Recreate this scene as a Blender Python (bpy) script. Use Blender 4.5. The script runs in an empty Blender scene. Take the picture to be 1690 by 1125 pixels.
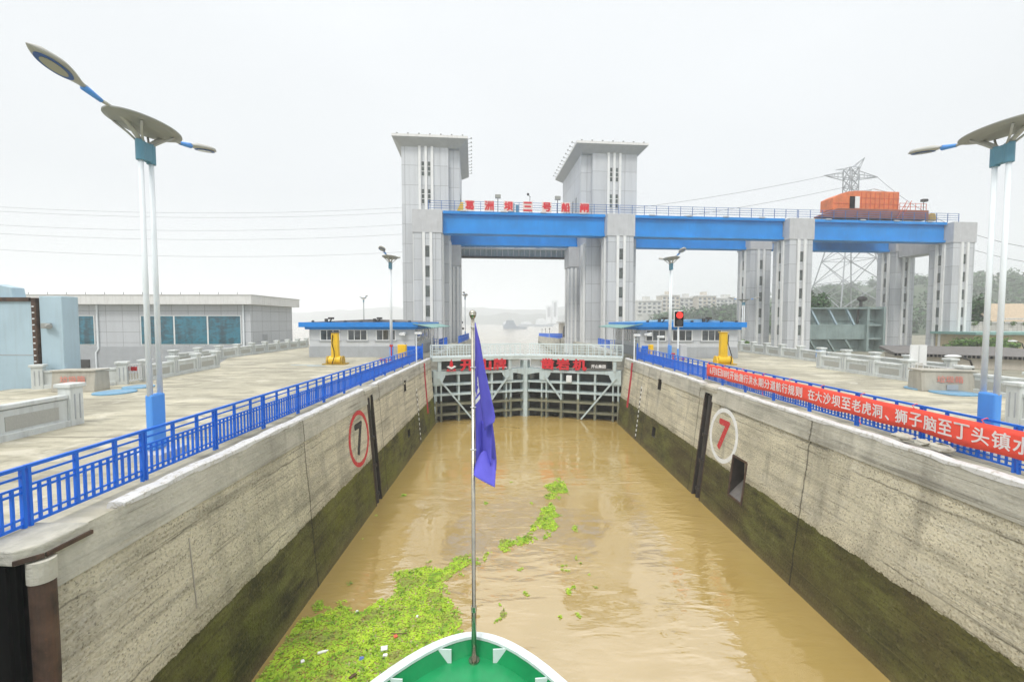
import bpy, bmesh, math, random
from mathutils import Vector, Matrix, noise
random.seed(11)
R = math.radians
SC = bpy.context.scene
COL = SC.collection
# ------------------------------------------------------------------ camera
F = 705.0
CAMZ = 10.0
PITCH, YAW = R(2.64), R(0.40)
cd = bpy.data.cameras.new('camera'); cam = bpy.data.objects.new('camera', cd); COL.objects.link(cam)
cam.location = (0, 0, CAMZ); cam.rotation_euler = (R(90) - PITCH, 0, -YAW)
cd.sensor_width = 36; cd.lens = F / 1690 * 36; cd.clip_start = 0.1; cd.clip_end = 6000
SC.camera = cam
# ------------------------------------------------------------------ sky
SUN_EL, SUN_AZ = R(52), R(200)
wd = bpy.data.worlds.new('World'); SC.world = wd; wd.use_nodes = True
nt = wd.node_tree; nt.nodes.clear()
def wn(t, **k):
    n = nt.nodes.new(t)
    for a, b in k.items(): setattr(n, a, b)
    return n
out = wn('ShaderNodeOutputWorld'); bg = wn('ShaderNodeBackground'); bg.inputs[1].default_value = 0.1
sky = wn('ShaderNodeTexSky', sky_type='NISHITA'); sky.sun_disc = False
sky.sun_elevation = SUN_EL; sky.sun_rotation = SUN_AZ; sky.air_density = 1.0; sky.dust_density = 4.0
tc = wn('ShaderNodeTexCoord'); sep = wn('ShaderNodeSeparateXYZ'); nt.links.new(tc.outputs['Generated'], sep.inputs[0])
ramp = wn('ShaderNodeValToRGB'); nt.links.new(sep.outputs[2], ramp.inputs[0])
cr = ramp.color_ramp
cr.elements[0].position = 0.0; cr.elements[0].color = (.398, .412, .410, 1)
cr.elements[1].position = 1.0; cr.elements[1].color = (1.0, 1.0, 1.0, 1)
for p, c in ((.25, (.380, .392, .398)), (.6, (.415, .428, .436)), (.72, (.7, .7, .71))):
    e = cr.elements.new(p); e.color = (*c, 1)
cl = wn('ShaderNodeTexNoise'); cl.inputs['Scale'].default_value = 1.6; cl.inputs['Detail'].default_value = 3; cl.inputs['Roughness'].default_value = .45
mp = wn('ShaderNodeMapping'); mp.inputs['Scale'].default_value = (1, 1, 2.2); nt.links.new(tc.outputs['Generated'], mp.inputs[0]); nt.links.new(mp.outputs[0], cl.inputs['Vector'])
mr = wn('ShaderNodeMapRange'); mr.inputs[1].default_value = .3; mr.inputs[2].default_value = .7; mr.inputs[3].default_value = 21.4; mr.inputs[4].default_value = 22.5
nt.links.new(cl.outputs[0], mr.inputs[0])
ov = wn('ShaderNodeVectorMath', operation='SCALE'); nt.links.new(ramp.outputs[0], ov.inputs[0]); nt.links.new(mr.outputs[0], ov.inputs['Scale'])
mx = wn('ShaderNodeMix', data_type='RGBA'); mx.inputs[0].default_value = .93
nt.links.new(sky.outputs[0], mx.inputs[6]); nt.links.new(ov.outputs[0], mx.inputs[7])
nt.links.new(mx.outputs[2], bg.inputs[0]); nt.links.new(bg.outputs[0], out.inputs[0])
# ------------------------------------------------------------------ sun behind thin overcast
sl = bpy.data.lights.new('sun', 'SUN'); sl.energy = 1.5; sl.angle = R(14); sl.color = (1, .97, .92)
so = bpy.data.objects.new('sun', sl); COL.objects.link(so); so.location = (0, -20, 60)
sd = Vector((math.sin(SUN_AZ) * math.cos(SUN_EL), math.cos(SUN_AZ) * math.cos(SUN_EL), math.sin(SUN_EL)))
so.rotation_euler = sd.to_track_quat('Z', 'Y').to_euler()
SC.view_settings.view_transform = 'Standard'; SC.view_settings.look = 'None'
SC.view_settings.exposure = 0.15; SC.view_settings.gamma = 1.0
SC.cycles.volume_bounces = 2; SC.cycles.max_bounces = 8; SC.cycles.use_denoising = True
# ------------------------------------------------------------------ point finder (a photo point at a known depth or height)
_f = Vector((math.sin(YAW) * math.cos(PITCH), math.cos(YAW) * math.cos(PITCH), -math.sin(PITCH)))
_r = Vector((math.cos(YAW), -math.sin(YAW), 0)); _u = _r.cross(_f)
def ray(px, py): return _f + (px - 845) / F * _r + (562.5 - py) / F * _u
def at(px, py, Y):
    d = ray(px, py); return Vector((0, 0, CAMZ)) + d * (Y / d.y)
def atz(px, py, Z):
    d = ray(px, py); return Vector((0, 0, CAMZ)) + d * ((Z - CAMZ) / d.z)
def atx(px, py, X):
    d = ray(px, py); return Vector((0, 0, CAMZ)) + d * (X / d.x)
# ------------------------------------------------------------------ materials
M = {}
class NT:
    def __init__(s, name):
        s.m = bpy.data.materials.new(name); s.m.use_nodes = True; s.t = s.m.node_tree
        s.b = s.t.nodes['Principled BSDF']; s.pos = s.n('ShaderNodeNewGeometry').outputs['Position']
    def n(s, t, **k):
        x = s.t.nodes.new(t)
        for a, b in k.items(): setattr(x, a, b)
        return x
    def l(s, a, b): s.t.links.new(a, b)
    def map(s, sc, src=None):
        x = s.n('ShaderNodeMapping'); x.inputs['Scale'].default_value = sc; s.l(src or s.pos, x.inputs[0]); return x.outputs[0]
    def noise(s, scale, detail=4, rough=.55, vec=None, dist=0):
        x = s.n('ShaderNodeTexNoise'); x.inputs['Scale'].default_value = scale; x.inputs['Detail'].default_value = detail
        x.inputs['Roughness'].default_value = rough; x.inputs['Distortion'].default_value = dist; s.l(vec or s.pos, x.inputs['Vector']); return x.outputs[0]
    def rng(s, v, a, b, c=0., d=1.):
        x = s.n('ShaderNodeMapRange'); s.l(v, x.inputs[0])
        for i, q in enumerate((a, b, c, d)): x.inputs[i + 1].default_value = q
        return x.outputs[0]
    def math(s, op, a, b=None):
        x = s.n('ShaderNodeMath', operation=op)
        for i, v in enumerate((a, b)):
            if v is None: continue
            if isinstance(v, (int, float)): x.inputs[i].default_value = v
            else: s.l(v, x.inputs[i])
        return x.outputs[0]
    def mix(s, f, a, b):
        x = s.n('ShaderNodeMix', data_type='RGBA')
        for i, v in ((0, f), (6, a), (7, b)):
            if isinstance(v, (int, float)): x.inputs[i].default_value = v
            elif isinstance(v, tuple): x.inputs[i].default_value = (*v, 1)
            else: s.l(v, x.inputs[i])
        return x.outputs[2]
    def col(s, v): s.l(v, s.b.inputs['Base Color'])
    def bump(s, h, strength=.3, dist=.02, prev=None):
        x = s.n('ShaderNodeBump'); x.inputs['Strength'].default_value = strength; x.inputs['Distance'].default_value = dist
        s.l(h, x.inputs['Height'])
        if prev: s.l(prev, x.inputs['Normal'])
        s.l(x.outputs[0], s.b.inputs['Normal']); return x.outputs[0]
    def sep(s):
        x = s.n('ShaderNodeSeparateXYZ'); s.l(s.pos, x.inputs[0]); return x.outputs
def dk(c, k): return tuple(v * k for v in c)
def mk(name, col, rough=.55, metal=0., var=.18, scale=1.2, streak=0., dirt=(.16, .13, .09), bump=0., bscale=30, spec=.5):
    s = NT(name); s.b.inputs['Roughness'].default_value = rough; s.b.inputs['Metallic'].default_value = metal
    s.b.inputs['Specular IOR Level'].default_value = spec
    c = s.mix(s.rng(s.noise(scale, 5), .3, .7), dk(col, 1 - var), dk(col, 1 + var * .5))
    if streak:
        n = s.noise(1.0, 4, .6, s.map((5, 5, .35))); c = s.mix(s.rng(n, .5, .8, 0, streak), c, dirt)
        n2 = s.noise(14, 3, .6); c = s.mix(s.rng(n2, .62, .75, 0, streak * .8), c, dirt)
    s.col(c)
    if bump: s.bump(s.noise(bscale, 4, .6), bump, .02)
    M[name] = s.m; return s.m
mk('white_paint', (.8, .8, .79), .5, streak=.12)
mk('pole_white', (.80, .85, .88), .35, var=.06, streak=.08)
mk('sleeve_blue', (.09, .32, .80), .4, var=.1, streak=.06)
mk('collar_blue', (.10, .26, .36), .4, var=.1)
mk('lamp_grey', (.42, .42, .38), .4, var=.08)
mk('panel_grey', (.30, .31, .29), .5, var=.08)
mk('lens', (.34, .34, .27), .2, var=.05)
mk('lens_ring', (.02, .09, .32), .35, var=.05)
mk('rail_blue', (.001, .14, .70), .38, var=.12, streak=.05)
mk('girder_blue', (.0, .25, .70), .6, var=.2, scale=.3, streak=.3, dirt=(.012, .12, .38))
mk('roof_blue', (.0, .21, .66), .45, var=.12, streak=.06)
mk('hut_wall', (.56, .58, .60), .6, var=.08, streak=.12)
mk('hut_base', (.38, .40, .42), .7, var=.1, streak=.15)
mk('fin_white', (.74, .75, .74), .55, var=.06, streak=.18)
mk('cap_conc', (.50, .51, .52), .7, var=.1, streak=.2)
mk('plinth', (.34, .36, .38), .7, var=.12, streak=.2)
mk('roof_white', (.70, .70, .68), .6, var=.06, streak=.25)
mk('walk_paint', (.60, .68, .68), .5, var=.08, streak=.15)
mk('soffit_grey', (.42, .43, .42), .7, var=.08, streak=.2)
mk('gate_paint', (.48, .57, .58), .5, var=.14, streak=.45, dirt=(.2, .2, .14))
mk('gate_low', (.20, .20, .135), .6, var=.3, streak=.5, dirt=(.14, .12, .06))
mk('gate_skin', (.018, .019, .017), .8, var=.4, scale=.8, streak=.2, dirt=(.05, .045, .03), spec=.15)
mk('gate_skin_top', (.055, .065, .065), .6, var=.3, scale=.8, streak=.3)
mk('letter_red', (.62, .015, .03), .45, var=.15, streak=.1)
mk('letter_white', (.82, .82, .82), .5, var=.05)
mk('steel_blue', (.40, .53, .60), .5, var=.1, scale=.5, streak=.18)
mk('rust', (.075, .045, .03), .75, var=.6, scale=3, streak=.5, dirt=(.16, .07, .03), bump=.3)
mk('dark_steel', (.05, .048, .045), .6, var=.3)
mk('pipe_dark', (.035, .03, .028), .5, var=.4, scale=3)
mk('black', (.006, .006, .006), .8, spec=.1)
mk('green_steel', (.26, .34, .33), .55, var=.2, scale=.6, streak=.45, dirt=(.13, .12, .09))
mk('parapet', (.60, .63, .61), .7, var=.12, streak=.38, dirt=(.2, .19, .16), bump=.2)
mk('parapet_inset', (.42, .42, .38), .85, var=.2, scale=30, bump=.5, bscale=60)
mk('bin_conc', (.42, .40, .34), .8, var=.2, streak=.35, bump=.2)
mk('bin_text', (.62, .25, .2), .8, var=.2)
mk('yellow', (.80, .50, .01), .42, var=.12, streak=.2, dirt=(.3, .17, .02))
mk('yellow_dk', (.45, .28, .01), .5, var=.3, streak=.4)
mk('orange', (.66, .17, .05), .55, var=.25, streak=.5, dirt=(.35, .12, .05))
mk('carriage_brown', (.26, .085, .055), .6, var=.25, streak=.3)
mk('rail_dim', (.04, .13, .36), .5)
mk('orange_red', (.56, .10, .04), .5, var=.15, streak=.2)
mk('banner_red', (.92, .085, .05), .6, var=.08, scale=3)
mk('banner_white', (.80, .72, .70), .6, var=.05)
mk('fire_red', (.55, .02, .025), .45)
mk('bow_green', (.008, .26, .085), .32, var=.2, scale=2.2, streak=.25, dirt=(.012, .16, .06), bump=.08, bscale=5)
mk('bow_white', (.66, .74, .73), .4, var=.1, scale=4, streak=.28, dirt=(.32, .28, .2))
mk('flag_a', (.12, .11, .60), .75, var=.06, scale=3)
mk('frame_white', (.75, .76, .75), .5, var=.04)
mk('awning', (.20, .36, .33), .55, var=.15)
mk('steel', (.45, .43, .36), .25, 1.0, var=.2, scale=6)
mk('manhole', (.16, .34, .50), .6, var=.2, scale=5, streak=.2)
mk('cctv', (.72, .74, .74), .4, var=.04)
mk('cable', (.10, .10, .11), .6)
mk('pylon', (.36, .38, .40), .6, var=.1)
mk('bush', (.10, .20, .03), .7, var=.5, scale=2.5)
mk('wood', (.035, .095, .022), .8, var=.5, scale=.12)
mk('bark', (.10, .08, .06), .9, var=.3)
mk('hill', (.06, .09, .045), .9, var=.4, scale=.05)
mk('apartment', (.56, .56, .53), .75, var=.12, scale=.15, streak=.2)
mk('apartment_warm', (.58, .53, .45), .75, var=.12, scale=.15, streak=.2)
mk('win_far', (.13, .15, .17), .3, var=.3, scale=.4)
mk('roof_dark', (.16, .15, .14), .8, var=.3, scale=2, streak=.3)
mk('tile_roof', (.45, .36, .25), .8, var=.2, scale=3)
mk('yellow_wall', (.50, .42, .26), .8, var=.15, streak=.25)
mk('ship_grey', (.24, .28, .32), .7, var=.2, scale=.3)
mk('ship_light', (.55, .58, .6), .7, var=.1, scale=.3)
mk('plate_pink', (.70, .58, .55), .6, var=.06)
mk('plastic_white', (.8, .8, .78), .5, var=.05)
mk('plastic_red', (.65, .12, .06), .5, var=.1)
mk('plastic_blue', (.12, .2, .5), .5, var=.1)
mk('driftwood', (.12, .07, .04), .9, var=.3)
mk('far_land', (.10, .12, .10), .9, var=.3, scale=.02)
def glass(name, col, rough=.08):
    s = NT(name); s.b.inputs['Roughness'].default_value = rough; s.b.inputs['Specular IOR Level'].default_value = .9
    n = s.noise(.9, 3, .5, s.map((1, 1, 2.2)), 1.5); n2 = s.noise(.5, 2, .5, s.map((2.5, 2.5, .3)))
    s.col(s.mix(s.rng(s.math('ADD', n, n2), .8, 1.2), dk(col, .5), dk(col, 1.7)))
    M[name] = s.m
glass('teal_glass', (.003, .095, .14)); glass('dark_glass', (.05, .06, .07)); glass('slot_glass', (.06, .075, .07), .2)
def emis(name, col, st):
    s = NT(name); s.b.inputs['Base Color'].default_value = (*dk(col, .6), 1); s.b.inputs['Emission Color'].default_value = (*col, 1); s.b.inputs['Emission Strength'].default_value = st; M[name] = s.m
def cloth(name, col, tcol):
    s = NT(name); s.b.inputs['Roughness'].default_value = .8; s.b.inputs['Base Color'].default_value = (*col, 1); s.b.inputs['Specular IOR Level'].default_value = .2
    t = s.n('ShaderNodeBsdfTranslucent'); t.inputs[0].default_value = (*tcol, 1); x = s.n('ShaderNodeMixShader'); x.inputs[0].default_value = .08
    s.bump(s.noise(9, 4, .6, s.map((1, 1, .45)), .5), .5, .03); s.l(s.b.outputs[0], x.inputs[1]); s.l(t.outputs[0], x.inputs[2]); s.l(x.outputs[0], s.t.nodes['Material Output'].inputs[0]); M[name] = s.m
cloth('flag_cloth', (.125, .115, .58), (.22, .2, .8))
emis('red_lamp', (1, .03, .02), 1.0)
# tile-clad facades: thin joint lines
def tiles(name, col, w, h, line=.02, var=.06, streak=.15):
    s = NT(name); s.b.inputs['Roughness'].default_value = .5
    x, y, z = s.sep(); u = s.math('ADD', x, y)
    def ln(v, p): return s.math('LESS_THAN', s.math('FRACT', s.math('DIVIDE', s.math('ADD', v, 500.0), p)), line / p)
    m = s.math('MAXIMUM', ln(u, w), ln(z, h))
    cell = s.n('ShaderNodeCombineXYZ'); s.l(s.math('FLOOR', s.math('DIVIDE', s.math('ADD', u, 500.0), w)), cell.inputs[0]); s.l(s.math('FLOOR', s.math('DIVIDE', s.math('ADD', z, 500.0), h)), cell.inputs[1])
    wn_ = s.n('ShaderNodeTexWhiteNoise'); s.l(cell.outputs[0], wn_.inputs[0])
    c = s.mix(wn_.outputs[0], dk(col, 1 - var), dk(col, 1 + var))
    n = s.noise(1.0, 4, .6, s.map((2.5, 2.5, .15))); c = s.mix(s.rng(n, .45, .8, 0, streak), c, dk(col, .5))
    c = s.mix(m, c, dk(col, .42)); s.col(c); M[name] = s.m
tiles('tower_tile', (.53, .55, .57), 2.9, 3.0, .05, .07, .34)
tiles('pier_tile', (.52, .54, .56), 2.1, 3.0, .05, .07, .34)
tiles('hall_tile', (.50, .52, .545), 2.4, 1.55, .05, .04)
tiles('white_brick', (.62, .62, .58), .8, .4, .05, .1, .45)
# lock wall concrete: board-marked and pebbly above, algae-stained below the tide line
def lockwall(name, cap=False):
    s = NT(name); s.b.inputs['Roughness'].default_value = .85; s.b.inputs['Specular IOR Level'].default_value = .25
    x, y, z = s.sep()
    big = s.noise(.35, 5, .6); boards = s.noise(1.0, 5, .65, s.map((.3, .22, 3.6))); board2 = s.noise(1.0, 4, .6, s.map((1, .5, 9)))
    fine = s.noise(16, 4, .75); peb = s.n('ShaderNodeTexVoronoi'); peb.inputs['Scale'].default_value = 9; s.l(s.pos, peb.inputs['Vector'])
    pebc = s.n('ShaderNodeTexVoronoi'); pebc.inputs['Scale'].default_value = 13; s.l(s.pos, pebc.inputs['Vector'])
    base = (.74, .69, .525) if not cap else (.52, .505, .43)
    c = s.mix(s.rng(big, .3, .7), dk(base, .74), dk(base, 1.12))
    c = s.mix(s.rng(boards, .5, .7, 0, .7), c, dk(base, .40))
    c = s.mix(s.rng(board2, .60, .74, 0, .5), c, (.62, .58, .48))
    sp = s.rng(pebc.outputs['Distance'], .0, .45)
    if not cap:
        gate = s.rng(s.noise(.55, 4, .6), .28, .46)
        tone = s.n('ShaderNodeSeparateColor'); s.l(pebc.outputs['Color'], tone.inputs[0])
        stone = s.mix(tone.outputs[0], (.20, .16, .10), (.86, .80, .64))
        c = s.mix(s.math('MULTIPLY', gate, s.rng(sp, .85, .25, .0, .75)), c, stone)
        c = s.mix(s.math('MULTIPLY', gate, s.rng(fine, .55, .66, 0, .75)), c, (.10, .085, .055))
    lin = s.noise(1.0, 3, .6, s.map((1, .16, 15)), .2); c = s.mix(s.math('MULTIPLY', s.rng(lin, .58, .66, 0, .5), s.rng(s.noise(.8, 3), .4, .55)), c, (.13, .12, .09))
    blot = s.noise(.7, 5, .7, s.map((1, .7, 1))); c = s.mix(s.rng(blot, .54, .66, 0, .32), c, (.21, .20, .165)); c = s.mix(s.rng(blot, .46, .34, 0, .5), c, (.70, .67, .56))
    run = s.noise(1.0, 4, .6, s.map((1.2, 1.2, .16))); c = s.mix(s.rng(run, .54, .70, 0, .42), c, (.17, .16, .13))
    # cracks and pour joints
    wob = s.math('MULTIPLY', s.math('SUBTRACT', s.noise(1.5, 4, .7), .5), .22)
    fr = s.math('PINGPONG', s.math('ADD', s.math('ADD', y, 2.7), wob), 4.6)
    c = s.mix(s.rng(fr, .0, .055, .9, 0), c, (.05, .045, .03))
    wob2 = s.math('MULTIPLY', s.math('SUBTRACT', s.noise(.4, 5, .7), .5), .35)
    hz = s.math('PINGPONG', s.math('ADD', s.math('ADD', z, 1.45), wob2), 1.1)
    c = s.mix(s.math('MULTIPLY', s.rng(hz, .0, .035, .75, 0), s.rng(s.noise(.6, 3), .42, .55)), c, (.10, .09, .06))
    # wet band
    tide = s.math('ADD', 2.62, s.math('MULTIPLY', s.math('SUBTRACT', s.noise(1.6, 7, .8), .5), .38))
    wet = s.math('LESS_THAN', z, tide)
    g = s.mix(s.rng(s.noise(1.0, 6, .7, s.map((.9, .5, 1.3))), .38, .62), (.036, .033, .011), (.165, .165, .042))
    g = s.mix(s.math('MULTIPLY', s.rng(s.noise(.5, 4, .6), .46, .66, 0, .8), s.rng(x, 4, -4, .25, 1)), g, (.17, .18, .014)); g = s.mix(s.math('MULTIPLY', s.rng(x, -4, 4, 0, .5), s.rng(s.noise(.3, 3), .4, .6)), g, (.075, .05, .02))
    g = s.mix(s.rng(lin, .55, .66, 0, .45), g, (.02, .018, .008)) if not cap else g; g = s.mix(s.rng(fine, .54, .68, 0, .75), g, (.018, .016, .008)); g = s.mix(s.rng(s.noise(5, 4, .7), .58, .7, 0, .5), g, (.24, .21, .09))
    lo = s.rng(z, 0.0, .55, .55, 0); g = s.mix(lo, g, (.20, .15, .06))
    g = s.mix(s.rng(hz, .0, .02, .4, 0), g, (.24, .22, .09))
    g = s.mix(s.rng(fr, .0, .06, .95, 0), g, (.012, .011, .008))
    soft = s.rng(s.math('SUBTRACT', z, tide), 0, .35, .45, 0)
    c = s.mix(s.math('MULTIPLY', soft, s.rng(fine, .3, .6)), c, (.16, .13, .06))
    s.col(s.mix(wet, c, g))
    rr = s.n('ShaderNodeMix', data_type='FLOAT'); s.l(wet, rr.inputs[0]); rr.inputs[2].default_value = .9; rr.inputs[3].default_value = .6; s.l(rr.outputs[0], s.b.inputs['Roughness'])
    h = s.math('ADD', s.math('MULTIPLY', s.rng(peb.outputs['Distance'], 0, .5, 1, 0), .5), fine)
    b1 = s.bump(h, 1.0 if not cap else .4, .07); s.bump(boards, .5, .08, b1)
    M[name] = s.m
lockwall('lock_wall'); lockwall('lock_cap', True)
# paint brushed on rough concrete: worn through to the concrete in places
def worn(name, col, lo=.55, hi=.72):
    s = NT(name); s.b.inputs['Roughness'].default_value = .7
    n = s.noise(7, 5, .75); c = s.mix(s.rng(s.noise(2, 3), .3, .7), dk(col, .85), col)
    s.col(s.mix(s.rng(n, lo, hi, 0, .85), c, (.36, .33, .26))); s.bump(s.noise(25, 3, .7), .4, .02); M[name] = s.m
worn('mark_red', (.56, .03, .035)); worn('mark_white', (.80, .81, .80), .6, .75); worn('mark_black', (.02, .02, .022)); worn('stripe_red', (.50, .02, .04), .6, .75); worn('curb_white', (.66, .66, .645), .52, .64)
def deckmat():
    s = NT('deck_concrete'); s.b.inputs['Roughness'].default_value = .8; x, y, z = s.sep()
    base = (.46, .43, .325)
    c = s.mix(s.rng(s.noise(.22, 7, .65), .34, .66), dk(base, .66), dk(base, 1.18))
    c = s.mix(s.rng(s.noise(.7, 5, .65, s.map((.5, 2.0, 1))), .46, .64, 0, .75), c, dk(base, .42)); c = s.mix(s.rng(s.noise(1.3, 6, .75), .56, .66, 0, .6), c, dk(base, .45)); c = s.mix(s.rng(s.noise(.45, 4, .6, s.map((1, 1, 1)), 1.2), .58, .66, 0, .5), c, (.60, .57, .47))
    c = s.mix(s.rng(s.noise(20, 3, .7), .5, .75, 0, .3), c, dk(base, .6))
    def ln(v, p, w): return s.math('LESS_THAN', s.math('PINGPONG', s.math('ADD', v, s.math('MULTIPLY', s.math('SUBTRACT', s.noise(.8, 3), .5), .1)), p), w)
    c = s.mix(s.math('MULTIPLY', s.math('MAXIMUM', ln(x, 3.1, .03), ln(y, 3.4, .035)), .85), c, (.16, .145, .11))
    s.col(c); s.bump(s.noise(30, 4, .7), .2, .01); M['deck_concrete'] = s.m
deckmat()
mk('ground_soil', (.26, .25, .19), .9, var=.35, scale=.3)
def watermat(name, col, col2, rough, b1, b2):
    s = NT(name); s.b.inputs['Roughness'].default_value = rough; s.b.inputs['Specular IOR Level'].default_value = 1.0; s.b.inputs['IOR'].default_value = 2.15
    s.col(s.mix(s.rng(s.noise(.16, 5, .6, None, .8), .3, .7), col, col2))
    w1 = s.noise(1.0, 2, .45, s.map((.45, 1.25, 1)), .8); w2 = s.noise(1.0, 2, .5, s.map((1.7, 4.4, 1)), .6)
    msk = s.rng(s.noise(.16, 3, .5), .42, .62, .22, 1.5)
    h = s.math('MULTIPLY', s.math('ADD', s.math('MULTIPLY', w1, b1), s.math('MULTIPLY', w2, b2)), msk)
    s.bump(h, 1.0, .30); M[name] = s.m
watermat('chamber_water', (.40, .275, .078), (.445, .315, .105), .02, .17, .05)
watermat('river_water', (.36, .33, .26), (.42, .38, .30), .12, .4, .15)
def weedmat():
    s = NT('weed'); s.b.inputs['Roughness'].default_value = .7
    n = s.noise(2.2, 5, .7); n2 = s.noise(11, 3, .7)
    c = s.mix(s.rng(n, .34, .64), (.13, .27, .012), (.50, .70, .03)); c = s.mix(s.rng(n2, .55, .75, 0, .8), c, (.05, .11, .015))
    c = s.mix(s.rng(s.noise(1.1, 5, .75), .52, .62, 0, .8), c, (.17, .17, .05)); c = s.mix(s.rng(s.noise(6, 3, .7), .58, .68, 0, .85), c, (.03, .07, .012)); s.col(c); M['weed'] = s.m
weedmat()
# ------------------------------------------------------------------ mesh builder
ORG = {}
class MB:
    def __init__(s): s.v = []; s.f = []
    def add(s, vs, fs, X=None):
        b = len(s.v); s.v += [(X @ Vector(v)) if X else Vector(v) for v in vs]; s.f += [tuple(b + i for i in f) for f in fs]; return s
    def box(s, x0, x1, y0, y1, z0, z1, X=None):
        return s.add([(x0, y0, z0), (x1, y0, z0), (x1, y1, z0), (x0, y1, z0), (x0, y0, z1), (x1, y0, z1), (x1, y1, z1), (x0, y1, z1)],
                     [(0, 3, 2, 1), (4, 5, 6, 7), (0, 1, 5, 4), (1, 2, 6, 5), (2, 3, 7, 6), (3, 0, 4, 7)], X)
    def cbox(s, c, d, X=None): return s.box(c[0] - d[0] / 2, c[0] + d[0] / 2, c[1] - d[1] / 2, c[1] + d[1] / 2, c[2] - d[2] / 2, c[2] + d[2] / 2, X)
    def bar(s, p, q, w, h=None, X=None):
        p, q = Vector(p), Vector(q); h = h or w; d = q - p; L = d.length
        if L < 1e-6: return s
        z = d.normalized(); r = z.cross(Vector((0, 0, 1)))
        if r.length < 1e-3: r = Vector((1, 0, 0))
        r.normalize(); u = r.cross(z)
        vs = [e + r * a * w / 2 + u * b * h / 2 for e in (p, q) for a, b in ((-1, -1), (1, -1), (1, 1), (-1, 1))]
        return s.add(vs, [(0, 1, 2, 3), (7, 6, 5, 4), (0, 4, 5, 1), (1, 5, 6, 2), (2, 6, 7, 3), (3, 7, 4, 0)], X)
    def tube(s, pts, r, n=8, X=None, caps=True):
        pts = [Vector(p) for p in pts]; rs = r if isinstance(r, (list, tuple)) else [r] * len(pts)
        vs = []; prev = None
        for i, p in enumerate(pts):
            d = (pts[min(i + 1, len(pts) - 1)] - pts[max(i - 1, 0)]).normalized()
            if prev is None:
                a = d.cross(Vector((0, 0, 1)))
                if a.length < 1e-3: a = d.cross(Vector((1, 0, 0)))
            else: a = prev - d * prev.dot(d)
            a.normalize(); prev = a; b = d.cross(a)
            vs += [p + (a * math.cos(2 * math.pi * k / n) + b * math.sin(2 * math.pi * k / n)) * rs[i] for k in range(n)]
        fs = []
        for i in range(len(pts) - 1):
            for k in range(n):
                k2 = (k + 1) % n; fs.append((i * n + k, i * n + k2, (i + 1) * n + k2, (i + 1) * n + k))
        if caps: fs += [tuple(range(n - 1, -1, -1)), tuple(range((len(pts) - 1) * n, len(pts) * n))]
        return s.add(vs, fs, X)
    def prism(s, poly, a, b, X=None, axis=2):
        # poly of 2d points swept from a to b along an axis
        def P(p, t): return {2: (p[0], p[1], t), 1: (p[0], t, p[1]), 0: (t, p[0], p[1])}[axis]
        n = len(poly); vs = [P(p, a) for p in poly] + [P(p, b) for p in poly]
        fs = [tuple(range(n - 1, -1, -1)), tuple(range(n, 2 * n))] + [(i, (i + 1) % n, n + (i + 1) % n, n + i) for i in range(n)]
        return s.add(vs, fs, X)
    def ell(s, c, r, nu=16, nv=8, X=None, z0=-1, z1=1):
        vs = []; fs = []
        for j in range(nv + 1):
            t = math.asin(z0) + (math.asin(z1) - math.asin(z0)) * j / nv
            for i in range(nu):
                a = 2 * math.pi * i / nu; vs.append((c[0] + r[0] * math.cos(t) * math.cos(a), c[1] + r[1] * math.cos(t) * math.sin(a), c[2] + r[2] * math.sin(t)))
        for j in range(nv):
            for i in range(nu):
                i2 = (i + 1) % nu; fs.append((j * nu + i, j * nu + i2, (j + 1) * nu + i2, (j + 1) * nu + i))
        fs += [tuple(range(nu - 1, -1, -1)), tuple(range(nv * nu, (nv + 1) * nu))]
        return s.add(vs, fs, X)
    def text(s, body, h, depth, X, bold=.02, center=True, width=None):
        # letters standing in local XZ, extruded towards -Y, h = height of a full character
        c = bpy.data.curves.new('t', 'FONT'); c.body = body; c.size = 1.0; c.extrude = .5; c.resolution_u = 3
        o = bpy.data.objects.new('t', c); COL.objects.link(o)
        dg = bpy.context.evaluated_depsgraph_get(); me = o.evaluated_get(dg).to_mesh()
        vs = [v.co.copy() for v in me.vertices]; fs = [tuple(p.vertices) for p in me.polygons]
        o.evaluated_get(dg).to_mesh_clear(); bpy.data.objects.remove(o); bpy.data.curves.remove(c)
        x0 = min(v.x for v in vs); x1 = max(v.x for v in vs); y0 = min(v.y for v in vs); y1 = max(v.y for v in vs)
        kx = (width / (x1 - x0)) if width else h / (y1 - y0); kz = h / (y1 - y0); ox = (x0 + x1) / 2 if center else x0
        # heavier strokes: the glyph repeated a stroke-width apart, each copy a hair further out so no faces coincide
        sh = [(0, 0)] + ([(-bold, 0), (bold, 0), (0, bold * .8), (0, -bold * .8), (-bold * .7, bold * .6), (bold * .7, -bold * .6)] if bold else [])
        for k, (dx, dz) in enumerate(sh):
            dp = depth * (1 - .035 * k)
            s.add([((v.x - ox + dx) * kx, -(v.z + .5) * dp, (v.y - (y0 + y1) / 2 + dz) * kz) for v in vs], fs, X)
        return s
    def build(s, name, mat, parent=None, bevel=0., smooth=False, local=False):
        me = bpy.data.meshes.new(name)
        if parent is None and not local and s.v:
            x0 = [min(v[i] for v in s.v) for i in range(3)]; x1 = [max(v[i] for v in s.v) for i in range(3)]
            org = Vector(((x0[0] + x1[0]) / 2, (x0[1] + x1[1]) / 2, x0[2]))
        elif parent is not None: org = ORG.get(parent.name, Vector())
        else: org = Vector()
        me.from_pydata([Vector(v) - org for v in s.v], [], s.f); me.update()
        me.materials.append(M[mat] if isinstance(mat, str) else mat)
        if smooth:
            for p in me.polygons: p.use_smooth = True
        o = bpy.data.objects.new(name, me); COL.objects.link(o)
        if parent is not None: o.parent = parent
        else: o.location = org
        ORG[o.name] = org
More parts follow.
